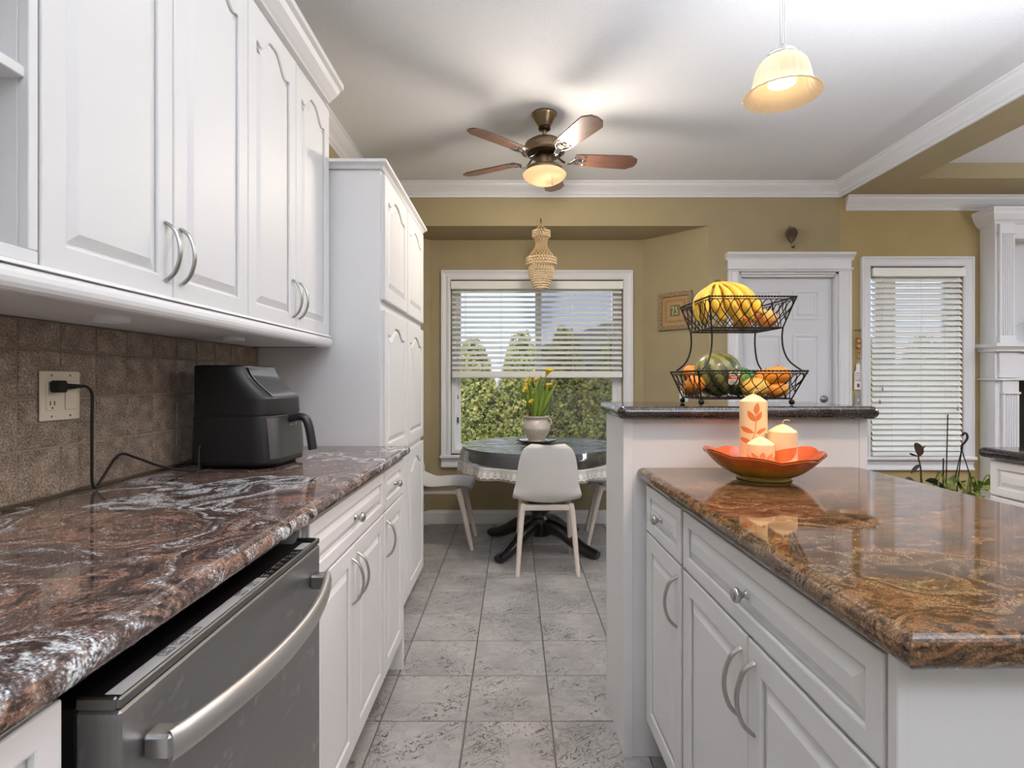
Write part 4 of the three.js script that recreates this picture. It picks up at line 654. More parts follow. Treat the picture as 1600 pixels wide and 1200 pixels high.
// ---------- dining table, cloth, pot of callas ----------
const TX = 0.185, TZ = -4.0, TH = 0.735;
{
  const t = thing('dining_table', 'round black pedestal dining table in the window bay', 'table', [TX, 0, TZ]);
  mesh('table_top', lathe([[0, TH - 0.03], [0.53, TH - 0.03], [0.548, TH - 0.022], [0.552, TH - 0.012], [0.545, TH], [0, TH]], 72), M.blackPaint, t);
  mesh('apron', lathe([[0.5, TH - 0.1], [0.515, TH - 0.1], [0.515, TH - 0.03], [0.5, TH - 0.03]], 64), M.blackPaint, t);
  mesh('pedestal', lathe([[0, TH - 0.03], [0.16, TH - 0.035], [0.15, TH - 0.06], [0.07, TH - 0.08], [0.055, 0.56], [0.06, 0.5], [0.085, 0.42], [0.092, 0.34], [0.07, 0.26], [0.055, 0.235], [0.075, 0.22], [0.08, 0.2], [0.07, 0.18], [0.072, 0.09], [0, 0.085]], 32), M.blackPaint, t);
  for (let k = 0; k < 4; k++) {
    const a = (52 + 90 * k) * Math.PI / 180, d = V(Math.cos(a), 0, -Math.sin(a)), at = (r, y) => d.clone().multiplyScalar(r).setY(y);
    mesh('foot', [sweep([at(0.03, 0.16), at(0.12, 0.158), at(0.2, 0.135), at(0.29, 0.085), at(0.37, 0.05), at(0.44, 0.034), at(0.475, 0.03)], (q) => [mixf(0.068, 0.03, Math.pow(q, 0.7)) - (q > 0.96 ? 0.006 : 0), mixf(0.045, 0.036, q)], { n: 12, seg: 26, up: UP })], M.blackPaint, t);
  }
  const c = thing('tablecloth', 'clear plastic tablecloth with a white lace border over the black table', 'tablecloth', [TX, TH, TZ]);
  const drop = (a, v) => { const w = 0.5 * Math.sin(a * 11 + 1.3) + 0.5 * Math.sin(a * 17 + 0.4), f = 0.012 + 0.022 * v; return [0.556 + 0.012 * Math.min(1, v * 4) + 0.012 * v + f * w * v, 0.003 - 0.178 * v]; };
  const vinyl = phys({ color: 0xf4f6f8, transmission: 0.97, thickness: 0, roughness: 0.12, ior: 1.5, bumpMap: tex(256, 256, 1, 1, (x, y) => g3(128 + 110 * fbm(x * 5 + fbm(x * 3, y * 3, 2), y * 5, 3)), false), bumpScale: 0.03 });
  mesh('clear_vinyl', [sheet((u, v) => { const a = u * Math.PI * 2, r = 0.004 + 0.556 * v; return V(Math.cos(a) * r, 0.004, Math.sin(a) * r); }, 96, 6, 0.0008)], vinyl, c);
  mesh('clear_skirt', [sheet((u, v) => { const a = u * Math.PI * 2, [r, y] = drop(a, v * 0.56); return V(Math.cos(a) * r, y, Math.sin(a) * r); }, 220, 8, 0.0008)], phys({ color: 0xf4f6f8, transmission: 0.98, thickness: 0, roughness: 0.05, ior: 1.5 }), c);
  const lace = tex(512, 128, 1, 1, (x, y) => { const sc = 0.12 + 0.1 * Math.abs(Math.sin(x * Math.PI * 22)), f = Math.hypot(((x * 22) % 1) - 0.5, (y - 0.5) * 1.7), pet = Math.sin(Math.atan2((y - 0.5) * 1.7, ((x * 22) % 1) - 0.5) * 6), net = Math.abs(Math.sin(x * 330)) * Math.abs(Math.sin(y * 48)); const on = y < sc ? 0 : (f < 0.3 + 0.06 * pet && f > 0.06) || y > 0.9 || y < sc + 0.08 || net < 0.42; return g3(on ? 255 : 40); }, false); lace.repeat.set(4, 1);
  mesh('lace_border', [sheet((u, v) => { const a = u * Math.PI * 2, [r, y] = drop(a, 1 - 0.46 * v); return V(Math.cos(a) * (r + 0.0012), y, Math.sin(a) * (r + 0.0012)); }, 220, 6, 0.0006)], std({ color: 0xf0eee8, roughness: 0.8, alphaMap: lace, transparent: true, opacity: 0.85 }), c, true);
}
{
  const PX0 = 0.165, PZ0 = -4.13;
  const pl = thing('serving_plate', 'dark-rimmed glass plate under the plant pot on the table', 'plate', [PX0, TH + 0.0048, PZ0]);
  mesh('plate', lathe([[0, 0], [0.1, 0], [0.13, 0.008], [0.15, 0.016], [0.148, 0.02], [0.12, 0.013], [0.09, 0.005], [0, 0.005]], 48), phys({ color: 0x8d8478, roughness: 0.15, clearcoat: 1 }), pl);
  mesh('rim', lathe([[0.146, 0.017], [0.151, 0.015], [0.153, 0.018], [0.149, 0.0215]], 48), std({ color: 0x4b3d33, roughness: 0.3, metalness: 0.4 }), pl);
  const p = thing('potted_calla', 'yellow calla lilies in a round cream ceramic pot on the table', 'potted plant', [PX0, TH + 0.01, PZ0]);
  mesh('pot', lathe([[0, 0], [0.062, 0], [0.064, 0.012], [0.06, 0.02], [0.085, 0.055], [0.104, 0.092], [0.106, 0.11], [0.098, 0.135], [0.083, 0.158], [0.08, 0.168], [0.094, 0.182], [0.096, 0.19], [0.09, 0.192], [0.078, 0.175], [0.078, 0.16], [0, 0.155]], 48), M.potCeramic, p, true);
  for (const s of [-1, 1]) mesh('pot_handle', sweep([V(s * 0.092, 0.172, 0), V(s * 0.108, 0.165, 0), V(s * 0.112, 0.14, 0), V(s * 0.1, 0.125, 0)], 0.006, { n: 8, seg: 14 }), M.potCeramic, p);
  mesh('soil', lathe([[0, 0.166], [0.077, 0.164]], 24), M.soil, p);
  part(mesh('plant_tag', cb(0.03, 0.022, 0.001, 0, 0, 0, 0.0003).rotateZ(0.7).translate(-0.062, 0.222, 0.03), std({ color: 0x8b4a3c, roughness: 0.6 }), p), 'small red-brown plant label');
  const r = rng(77);
  const ribbon = (b, m, e, w, tw = 0) => { const cv = new THREE.QuadraticBezierCurve3(b, m, e); return sheet((u, v) => { const q = cv.getPoint(v), d = cv.getTangent(v), sd = V(Math.cos(tw), 0, Math.sin(tw)), s = sd.clone().sub(d.clone().multiplyScalar(sd.dot(d))).normalize(), k = (0.22 + 0.78 * smooth(0.05, 0.45, v)) * Math.pow(Math.max(0.0, 1 - Math.pow(v, 5)), 0.8), x = (u - 0.5) * 2; return q.addScaledVector(s, x * w * k).addScaledVector(d.clone().cross(s), 0.18 * w * k * (x * x)); }, 4, 14, 0.0009); };
  for (const [bx0, bz0, mx, my, ex, ey, ez, w, tw] of [[-0.03, 0.02, -0.045, 0.34, -0.17, 0.412, 0.03, 0.014, 0.2], [-0.02, 0, -0.03, 0.3, -0.06, 0.445, 0.02, 0.017, 0.1], [0.0, 0.01, -0.01, 0.32, 0.03, 0.47, 0.02, 0.02, 0.3], [0.01, 0, 0.01, 0.3, 0.035, 0.5, -0.02, 0.021, -0.2], [0.02, 0.02, 0.05, 0.3, 0.15, 0.44, 0.02, 0.019, 0.4], [0.03, 0.0, 0.05, 0.28, 0.125, 0.36, 0.03, 0.019, 0.6], [0.035, 0.02, 0.05, 0.2, 0.1, 0.285, 0.04, 0.012, 0.4], [-0.04, 0.0, -0.055, 0.2, -0.075, 0.35, 0.03, 0.014, 0.2], [-0.01, 0.03, -0.005, 0.26, 0.0, 0.4, 0.05, 0.017, 0], [0.015, 0.035, 0.03, 0.24, 0.055, 0.385, 0.06, 0.016, -0.3], [-0.025, -0.02, -0.05, 0.3, -0.04, 0.46, -0.04, 0.015, 0.3], [0.02, -0.03, 0.06, 0.3, 0.09, 0.43, -0.05, 0.018, 0.1]])
    mesh('leaf', ribbon(V(bx0, 0.165, bz0), V(mx, my, bz0 + 0.01), V(ex, ey, ez), w, tw), r() < 0.6 ? M.leaf : M.green, p, true);
  const calla = (bx0, m, e, dir, s = 1) => { const st = mesh('flower_stem', sweep([V(bx0, 0.165, 0.01), m, e], 0.0045, { n: 7, seg: 16 }), M.leaf, p); const q = new THREE.Quaternion().setFromUnitVectors(UP, dir.clone().normalize()); const g = sheet((u, v) => { const a = u * Math.PI * 2, rad = (0.004 + 0.021 * Math.pow(v, 1.6)) * s, y = (0.05 * v + 0.012 * v * Math.cos(a)) * s; return V(Math.cos(a) * rad, y, Math.sin(a) * rad).applyQuaternion(q).add(e); }, 18, 8, 0.0012); mesh('flower', g, M.flower, st, true); };
  calla(0.02, V(0.04, 0.33, 0.02), V(0.068, 0.485, 0.02), V(0.5, 0.9, 0.3), 1.25); calla(-0.02, V(-0.035, 0.3, 0.02), V(-0.05, 0.42, 0.03), V(-0.4, 1, 0.3)); calla(0, V(-0.01, 0.3, 0.03), V(-0.005, 0.43, 0.03), V(0.1, 1, 0.4), 0.9); calla(-0.02, V(-0.045, 0.26, 0.03), V(-0.062, 0.365, 0.05), V(-0.5, 1, 0.6)); calla(0.03, V(0.05, 0.28, 0.02), V(0.074, 0.39, 0.03), V(0.4, 1, 0.3), 0.9); calla(-0.02, V(-0.03, 0.22, 0.04), V(-0.035, 0.275, 0.055), V(-0.2, 1, 0.7), 0.8);
}
// ---------- dining chairs ----------
{
  const prof = new THREE.CatmullRomCurve3([V(0, 0.428, 0.232), V(0, 0.446, 0.212), V(0, 0.446, 0.14), V(0, 0.438, 0.03), V(0, 0.433, -0.07), V(0, 0.444, -0.145), V(0, 0.49, -0.195), V(0, 0.57, -0.222), V(0, 0.68, -0.246), V(0, 0.81, -0.272)], false, 'catmullrom', 0.5);
  const hw = (v) => { const base = v < 0.35 ? mixf(0.196, 0.213, v / 0.35) : v < 0.62 ? 0.213 : mixf(0.213, 0.165, (v - 0.62) / 0.38); const c = v > 0.86 ? Math.pow(Math.max(0, 1 - Math.pow((v - 0.86) / 0.14, 2.6)), 0.42) : v < 0.07 ? Math.pow(Math.max(0, 1 - Math.pow((0.07 - v) / 0.07, 2.6)), 0.3) : 1; return base * mixf(0.62, 1, c); };
  const build = (label, pos, turn) => {
    const c = thing('dining_chair', label, 'chair', pos, turn, 'white dining chairs round the table');
    mesh('seat_shell', sheet((u, v) => { const x = (u - 0.5) * 2, p = prof.getPoint(v), w = hw(v), s = smooth(0.05, 0.3, v) * (1 - smooth(0.5, 0.64, v)), b = smooth(0.56, 0.75, v); return V(x * w, p.y + 0.02 * s * Math.pow(Math.abs(x), 2.5) + 0.03 * smooth(0.42, 0.6, v) * (1 - smooth(0.6, 0.8, v)) * x * x, p.z + 0.05 * b * Math.pow(Math.abs(x), 2.2) * (1 - 0.35 * smooth(0.8, 1, v))); }, 22, 48, 0.011), M.chair, c, true);
    for (const s of [-1, 1]) {
      mesh('leg', sweep([V(s * 0.148, 0.425, 0.13), V(s * 0.158, 0.38, 0.148), V(s * 0.172, 0.2, 0.192), V(s * 0.186, 0.0, 0.235)], (t) => [mixf(0.026, 0.0145, t), mixf(0.022, 0.0135, t)], { n: 12, seg: 18, up: PZ }), M.chairLeg, c);
      mesh('leg', sweep([V(s * 0.148, 0.42, -0.12), V(s * 0.158, 0.37, -0.14), V(s * 0.172, 0.2, -0.18), V(s * 0.186, 0.0, -0.222)], (t) => [mixf(0.026, 0.0145, t), mixf(0.022, 0.0135, t)], { n: 12, seg: 18, up: PZ }), M.chairLeg, c);
    }
    mesh('seat_frame', [bx(-0.155, 0.155, 0.392, 0.422, 0.115, 0.145, 0.006), bx(-0.155, 0.155, 0.385, 0.42, -0.145, -0.112, 0.006), bx(-0.16, -0.135, 0.39, 0.42, -0.13, 0.13, 0.006), bx(0.135, 0.16, 0.39, 0.42, -0.13, 0.13, 0.006)], M.chairLeg, c);
    return c;
  };
  build('white moulded dining chair with its back to the camera', [0.205, 0, -3.61], Math.PI);
  build('white moulded dining chair by the pantry, seat towards the table', [-0.535, 0, -4.1], Math.PI / 2);
  build('white moulded dining chair mostly hidden behind the bar wall', [0.79, 0, -4.21], -Math.PI / 2 - 0.1);
}
// ---------- ceiling fan ----------
{
  const f = thing('ceiling_fan', 'brass ceiling fan with five brown wooden blades and a lit glass bowl', 'ceiling fan', [0.17, CEIL, -3.12]);
  mesh('canopy', lathe([[0, 0], [0.07, 0], [0.072, -0.008], [0.066, -0.016], [0.05, -0.045], [0.036, -0.07], [0.03, -0.074]], 36), M.brass, f);
  mesh('collar', lathe([[0.03, -0.07], [0.034, -0.075], [0.034, -0.088], [0.026, -0.092], [0, -0.092]], 24), M.darkBrass, f);
  mesh('down_rod', lathe([[0.0115, -0.085], [0.0115, -0.15]], 16), M.brass, f);
  mesh('motor_housing', lathe([[0.012, -0.142], [0.05, -0.144], [0.085, -0.152], [0.108, -0.168], [0.116, -0.19], [0.116, -0.205], [0.112, -0.212], [0.114, -0.218], [0.1, -0.226], [0.06, -0.228]], 48), M.brass, f);
  const vent = []; for (let i = 0; i < 30; i++) { const a = i / 30 * Math.PI * 2; vent.push(cb(0.003, 0.004, 0.05, 0, -0.2285, 0.074, 0.0008).rotateY(a)); } mesh('vent_ring', [lathe([[0.05, -0.226], [0.098, -0.226], [0.09, -0.236], [0.05, -0.24]], 36), ...vent], M.darkBrass, f);
  mesh('switch_housing', lathe([[0.045, -0.235], [0.052, -0.24], [0.052, -0.292], [0.046, -0.298]], 30), M.brass, f);
  mesh('light_fitter', lathe([[0.04, -0.296], [0.08, -0.302], [0.1, -0.306], [0.103, -0.312], [0.103, -0.326], [0.095, -0.33]], 40), M.brass, f);
  const warm = 0xffd9a0, bowl = mesh('glass_bowl', lathe([[0.092, -0.312], [0.096, -0.32], [0.112, -0.33], [0.122, -0.342], [0.118, -0.354], [0.1, -0.371], [0.07, -0.387], [0.035, -0.396], [0.002, -0.399]], 48), phys({ color: 0xf0d9ae, roughness: 0.5, transmission: 0.0016, thickness: 0, emissive: 0xffce8c, emissiveIntensity: 0.55 }), f);
  mesh('bulb', clean(new THREE.SphereGeometry(0.026, 18, 12).translate(0.03, -0.356, 0.02)), std({ color: 0xffffff, emissive: 0xffd9a0, emissiveIntensity: 6 }), bowl);
  const pl = new THREE.PointLight(0xfff2e2, 3.1); pl.position.set(0.17 + 0.03, CEIL - 0.356, -3.10); pl.castShadow = true; pl.shadow.radius = 5; scene.add(pl);
  mesh('pull_chain', [rod(V(0.036, -0.3, 0.066), V(0.036, -0.43, 0.105), 0.001, 5), clean(new THREE.SphereGeometry(0.004, 8, 6).translate(0.036, -0.432, 0.105))], M.brass, f);
  const outline = poly([[0.17, -0.045], [0.2, -0.052], [0.42, -0.062], [0.488, -0.063], [0.53, -0.034], [0.538, 0], [0.53, 0.034], [0.488, 0.063], [0.42, 0.062], [0.2, 0.052], [0.17, 0.045]]);
  const bg = extr(outline, 0.005, { bs: 0.0015, seg: 1 }); bg.rotateX(-Math.PI / 2);
  const bladeG = ready(geo(bg));
  for (let k = 0; k < 5; k++) {
    const a = (7 + 72 * k) * Math.PI / 180, b = mesh('blade', bladeG, M.blade, f);
    b.rotation.set(0, a, 0); b.rotateX(-0.21); b.position.y = -0.252;
    const arm = sweep([V(0.07, 0.02, 0), V(0.105, -0.014, 0), V(0.14, -0.026, 0), V(0.175, -0.006, 0), V(0.21, -0.004, 0)], (t) => [0.004, mixf(0.012, 0.02, smooth(0.3, 0.9, t))], { n: 10, seg: 18 }), lobes = [-1, 1].map((s) => sweep([V(0.15, -0.012, 0), V(0.18, -0.006, s * 0.03), V(0.215, -0.003, s * 0.042), V(0.23, -0.003, s * 0.03)], 0.0045, { n: 8, seg: 14 }));
    mesh('blade_iron', [arm, ...lobes, clean(new THREE.SphereGeometry(0.012, 10, 8).scale(1, 0.4, 1).translate(0.225, -0.004, 0))], M.chrome, b);
  }
}
// ---------- pendant lamp over the island ----------
{
  const X = 0.628, Y = 1.868, Z = -1.3, p = thing('pendant_lamp', 'lit bell-shaped cream glass pendant lamp over the island', 'pendant lamp', [X, Y, Z]);
  mesh('stem', [rod(V(0, 0.115, 0), V(0, CEIL - Y - 0.001, 0), 0.0045, 10), rod(V(0.006, 0.115, 0), V(0.006, CEIL - Y - 0.001, 0), 0.0022, 6)], M.nickel, p);
  mesh('ceiling_rose', lathe([[0, CEIL - Y], [0.055, CEIL - Y], [0.055, CEIL - Y - 0.008], [0.03, CEIL - Y - 0.02], [0.008, CEIL - Y - 0.026]], 28), M.nickel, p);
  mesh('cap', lathe([[0.006, 0.12], [0.012, 0.112], [0.03, 0.1], [0.036, 0.09], [0.03, 0.084], [0, 0.084]], 28), M.nickel, p);
  const rib = (a) => 1 + 0.012 * Math.cos(24 * a);
  const pr = [[0.028, 0.088], [0.042, 0.082], [0.054, 0.066], [0.06, 0.046], [0.064, 0.026], [0.071, 0.012], [0.082, 0.003], [0.086, 0.0]], cv = new THREE.SplineCurve(pr.map((q) => new THREE.Vector2(...q)));
  mesh('glass_shade', sheet((u, v) => { const a = u * Math.PI * 2, q = cv.getPoint(v); return V(Math.cos(a) * q.x * rib(a), q.y, Math.sin(a) * q.x * rib(a)); }, 96, 18, 0.003), phys({ color: 0xd9c4a0, roughness: 0.5, emissive: 0xffdcae, emissiveIntensity: 0.28 }), p, true);
  const b = mesh('bulb', lathe([[0.012, 0.078], [0.013, 0.062], [0.024, 0.046], [0.031, 0.034], [0.031, 0.028], [0.02, 0.024], [0, 0.022]], 28), std({ color: 0xffffff, emissive: 0xffe9c4, emissiveIntensity: 2.2 }), p);
  mesh('socket', lathe([[0.013, 0.084], [0.014, 0.07], [0.0125, 0.066]], 16), M.vinyl, b);
  const l = new THREE.SpotLight(0xffc794, 2.1, 0, 1.28, 0.3); l.position.set(X, Y + 0.0195, Z); l.target.position.set(X, 0, Z); l.castShadow = true; l.shadow.radius = 1.5; scene.add(l, l.target);
}
// ---------- shell chandelier hung from the bay header ----------
{
  const X = 0.2, Z = -4.12, top = 2.36, c = thing('shell_chandelier', 'hanging cream seashell chandelier in front of the bay window', 'ornament', [X, top, Z]);
  mesh('hook', sweep([V(0, 0.055, -0.112), V(0, 0.055, -0.07), V(0, 0.05, -0.02), V(0, 0.02, 0.004), V(0, -0.005, 0.0), V(0, 0.003, -0.012)], 0.003, { n: 7, seg: 24 }), M.brass, c);
  const bead = (r) => clean(new THREE.IcosahedronGeometry(r, 0)), ringB = (R, y, n, r, j) => Array.from({ length: n }, (_, i) => bead(r).scale(1, 0.8, 0.7).rotateY(-i / n * 6.283).translate(Math.cos((i + j) / n * 6.283) * R, y, Math.sin((i + j) / n * 6.283) * R));
  mesh('top_strings', Array.from({ length: 8 }, (_, i) => { const a = i / 8 * 6.283; return rod(V(0, -0.002, 0), V(Math.cos(a) * 0.058, -0.05, Math.sin(a) * 0.058), 0.002, 5); }), M.twine, c);
  const k1 = mesh('upper_shell_ring', [0, 1, 2].map((i) => ringB(0.06, -0.055 - i * 0.018, 20, 0.012, i * 0.5)), M.shell, c); k1.userData.kind = 'stuff';
  const lat = []; for (let i = 0; i < 20; i++) for (const s of [-1, 1]) { const p = []; for (let k = 0; k <= 8; k++) { const t = k / 8, R = 0.056 - 0.052 * 0.5 * Math.sin(Math.min(1, t * 1.25) * Math.PI) * 0.75 + 0.042 * t * t, a = i / 20 * 6.283 + s * t * 1.25; p.push(V(Math.cos(a) * R, -0.1 - 0.15 * t, Math.sin(a) * R)); } lat.push(sweep(p, 0.0021, { n: 4, seg: 10, caps: false })); }
  mesh('crossed_strings', lat, M.twine, c).userData.kind = 'stuff';
  mesh('lower_shell_ring', [0, 1, 2].map((i) => ringB(0.106, -0.258 - i * 0.02, 32, 0.0135, i * 0.5)), M.shell, c).userData.kind = 'stuff';
  const low = []; for (let i = 0; i < 28; i++) { const a = i / 28 * 6.283; for (let k = 0; k < 11; k++) { const t = k / 10, R = mixf(0.092, 0.05, t * t); low.push(bead(0.008).translate(Math.cos(a + t * 0.25) * R, -0.31 - 0.165 * t, Math.sin(a + t * 0.25) * R)); } }
  for (let r = 0; r < 3; r++) low.push(...ringB(0.085 - r * 0.012, -0.335 - r * 0.05, 24, 0.009, 0));
  mesh('shell_strands', low, M.shell, c).userData.kind = 'stuff';
}
// ---------- wall ornaments ----------
{
  const dx = 1.396 - 1.189, dz = -4.328 + 4.548, L = Math.hypot(dx, dz), nrm = V(-dz / L, 0, dx / L), p = thing('framed_picture', 'small square framed picture with mottled border and terracotta mats', 'picture', [(1.189 + 1.396) / 2 + nrm.x * 0.002, 1.756, -(4.548 + 4.328) / 2 + nrm.z * 0.002], Math.atan2(nrm.x, nrm.z));
  const mott = std({ map: tex(256, 256, 0.3, 0.3, (x, y) => { const k = fbm(x * 60, y * 60, 3), v = 1 + 0.5 * k; return [140 * v, 122 * v, 92 * v]; }), roughness: 0.6 });
  mesh('frame', mv(extr(hole(rectS(-0.15, 0.15, -0.15, 0.15), [[-0.115, -0.115], [-0.115, 0.115], [0.115, 0.115], [0.115, -0.115]]), 0.014, { bs: 0.004, seg: 2 }), 0, 0, 0.004), mott, p);
  const art = canvasTex(512, 512, (x) => {
    x.fillStyle = '#b98a58'; x.fillRect(0, 0, 512, 512); x.fillStyle = '#8f7d5e'; x.fillRect(56, 56, 400, 400);
    const r = rng(9); for (let i = 0; i < 900; i++) { x.fillStyle = ['#a58b62', '#6f6a52', '#b6a27a', '#7d6448'][Math.floor(r() * 4)]; const q = r() * 4 | 0, s = r() * 380; x.fillRect(q < 2 ? 60 + s : q === 2 ? 60 + r() * 34 : 416 + r() * 34, q > 1 ? 60 + s : q ? 60 + r() * 34 : 416 + r() * 34, 6, 5); }
    x.fillStyle = '#b28a5c'; x.fillRect(98, 98, 316, 316); x.fillStyle = '#6e6c46'; x.fillRect(160, 150, 190, 200);
    x.strokeStyle = '#d8cf9c'; x.lineWidth = 12; x.lineCap = 'round';
    x.beginPath(); x.arc(205, 205, 22, 3.4, 7); x.bezierCurveTo(225, 250, 205, 280, 212, 320); x.stroke(); x.beginPath(); x.moveTo(282, 190); x.bezierCurveTo(250, 230, 300, 240, 300, 270); x.bezierCurveTo(306, 310, 262, 318, 258, 300); x.stroke();
    x.strokeStyle = '#b9b24e'; x.lineWidth = 8; x.beginPath(); x.moveTo(255, 215); x.quadraticCurveTo(270, 180, 300, 185); x.stroke();
  });
  mesh('art_print', clean(new THREE.BoxGeometry(0.236, 0.236, 0.004).translate(0, 0, 0.006)), std({ map: art, roughness: 0.7 }), p, true);
  const b = thing('balloon_ornament', 'small dark hot air balloon ornament on the wall above the door', 'ornament', [2.093, 2.205, WD + 0.05]), ow = std({ map: tex(64, 64, 1, 1, (x, y) => { const v = 1 + 0.6 * Math.sin(x * 60) * Math.sin(y * 50); return [92 * v, 68 * v, 50 * v]; }), roughness: 0.6 });
  mesh('envelope', mv(lathe([[0.004, 0], [0.02, 0.02], [0.036, 0.05], [0.043, 0.078], [0.038, 0.102], [0.02, 0.118], [0, 0.122]], 20).scale(1, 1, 0.9), 0, 0.03, 0), ow, b);
  mesh('basket', [lathe([[0, 0], [0.01, 0], [0.013, 0.014], [0, 0.014]], 10), rod(V(-0.01, 0.013, 0), V(-0.012, 0.04, 0), 0.0012, 4), rod(V(0.01, 0.013, 0), V(0.012, 0.04, 0), 0.0012, 4)].map((g) => mv(g, 0.012, -0.004, 0)), M.stem, b);
  mesh('hanger', [rod(V(0, 0.15, 0), V(0, 0.164, -0.02), 0.002, 5), rod(V(0, 0.164, -0.02), V(0, 0.166, -0.049), 0.002, 5)], M.blackMetal, b);
  const g = thing('hanging_charm', 'string of beads with a white printed hang tag beside the door', 'ornament', [2.622, 1.13, WD + 0.004]);
  mesh('string', rod(V(0, 0.19, 0.006), V(0, 0.455, 0.004), 0.0016, 5), M.twine, g);
  part(mesh('ribbon', bx(-0.024, 0.024, 0.448, 0.46, 0, 0.008, 0.003), std({ color: 0x5c8a52, roughness: 0.8 }), g), 'green ribbon');
  mesh('bead', [[0.4, 0.012], [0.365, 0.016], [0.33, 0.017], [0.29, 0.011], [0.25, 0.01]].map(([y, r]) => clean(new THREE.IcosahedronGeometry(r, 1).scale(1, 0.9, 0.7).translate(0, y, 0.012))), std({ color: 0xc08a4a, roughness: 0.4 }), g);
  const tt = canvasTex(256, 512, (x) => { x.fillStyle = '#eceae4'; x.fillRect(0, 0, 256, 512); x.fillStyle = '#55504a'; const r = rng(3); for (let j = 0; j < 5; j++) for (let i = 0; i < 4; i++) x.fillRect(30 + i * 52, 190 + j * 36, 24 + r() * 22, 12); x.fillStyle = '#b84a36'; x.fillRect(60, 330, 140, 12); x.fillStyle = '#6a4a32'; x.beginPath(); x.arc(128, 430, 42, 0, 7); x.fill(); x.fillStyle = '#3a5aa0'; x.fillRect(90, 180, 60, 10); });
  const ts = poly([[-0.03, 0], [0.03, 0], [0.03, 0.13], [0.016, 0.15], [0.016, 0.185], [0.009, 0.2], [-0.009, 0.2], [-0.016, 0.185], [-0.016, 0.15], [-0.03, 0.13]]), tg = extr(ts, 0.002), pu = tg.attributes.position, u2 = tg.attributes.uv; for (let i = 0; i < pu.count; i++) u2.setXY(i, (pu.getX(i) + 0.03) / 0.06, pu.getY(i) / 0.2); tg.translate(0, 0, 0.004);
  mesh('hang_tag', tg, std({ map: tt, roughness: 0.6 }), g, true);
  const s = thing('wall_switch', 'grey switch plate under the hang tag beside the door', 'switch', [2.622, 1.05, WD], 0); mesh('plate', bx(-0.024, 0.024, -0.05, 0.05, 0, 0.005, 0.002), std({ color: 0x9a9c9e, roughness: 0.4 }), s); mesh('toggle', bx(-0.005, 0.005, -0.01, 0.01, 0.005, 0.012, 0.002), M.vinyl, s);
  const o = thing('wall_outlet', 'white outlet plate on the slanting bay wall behind the basket', 'outlet', [1.342 + nrm.x * 0.001, 1.09, -4.386 + nrm.z * 0.001], Math.atan2(nrm.x, nrm.z)); mesh('plate', bx(-0.036, 0.036, -0.058, 0.058, 0, 0.005, 0.002), M.vinyl, o); mesh('receptacle', bx(-0.016, 0.016, -0.034, 0.034, 0.005, 0.007, 0.001), M.ivory, o);
}
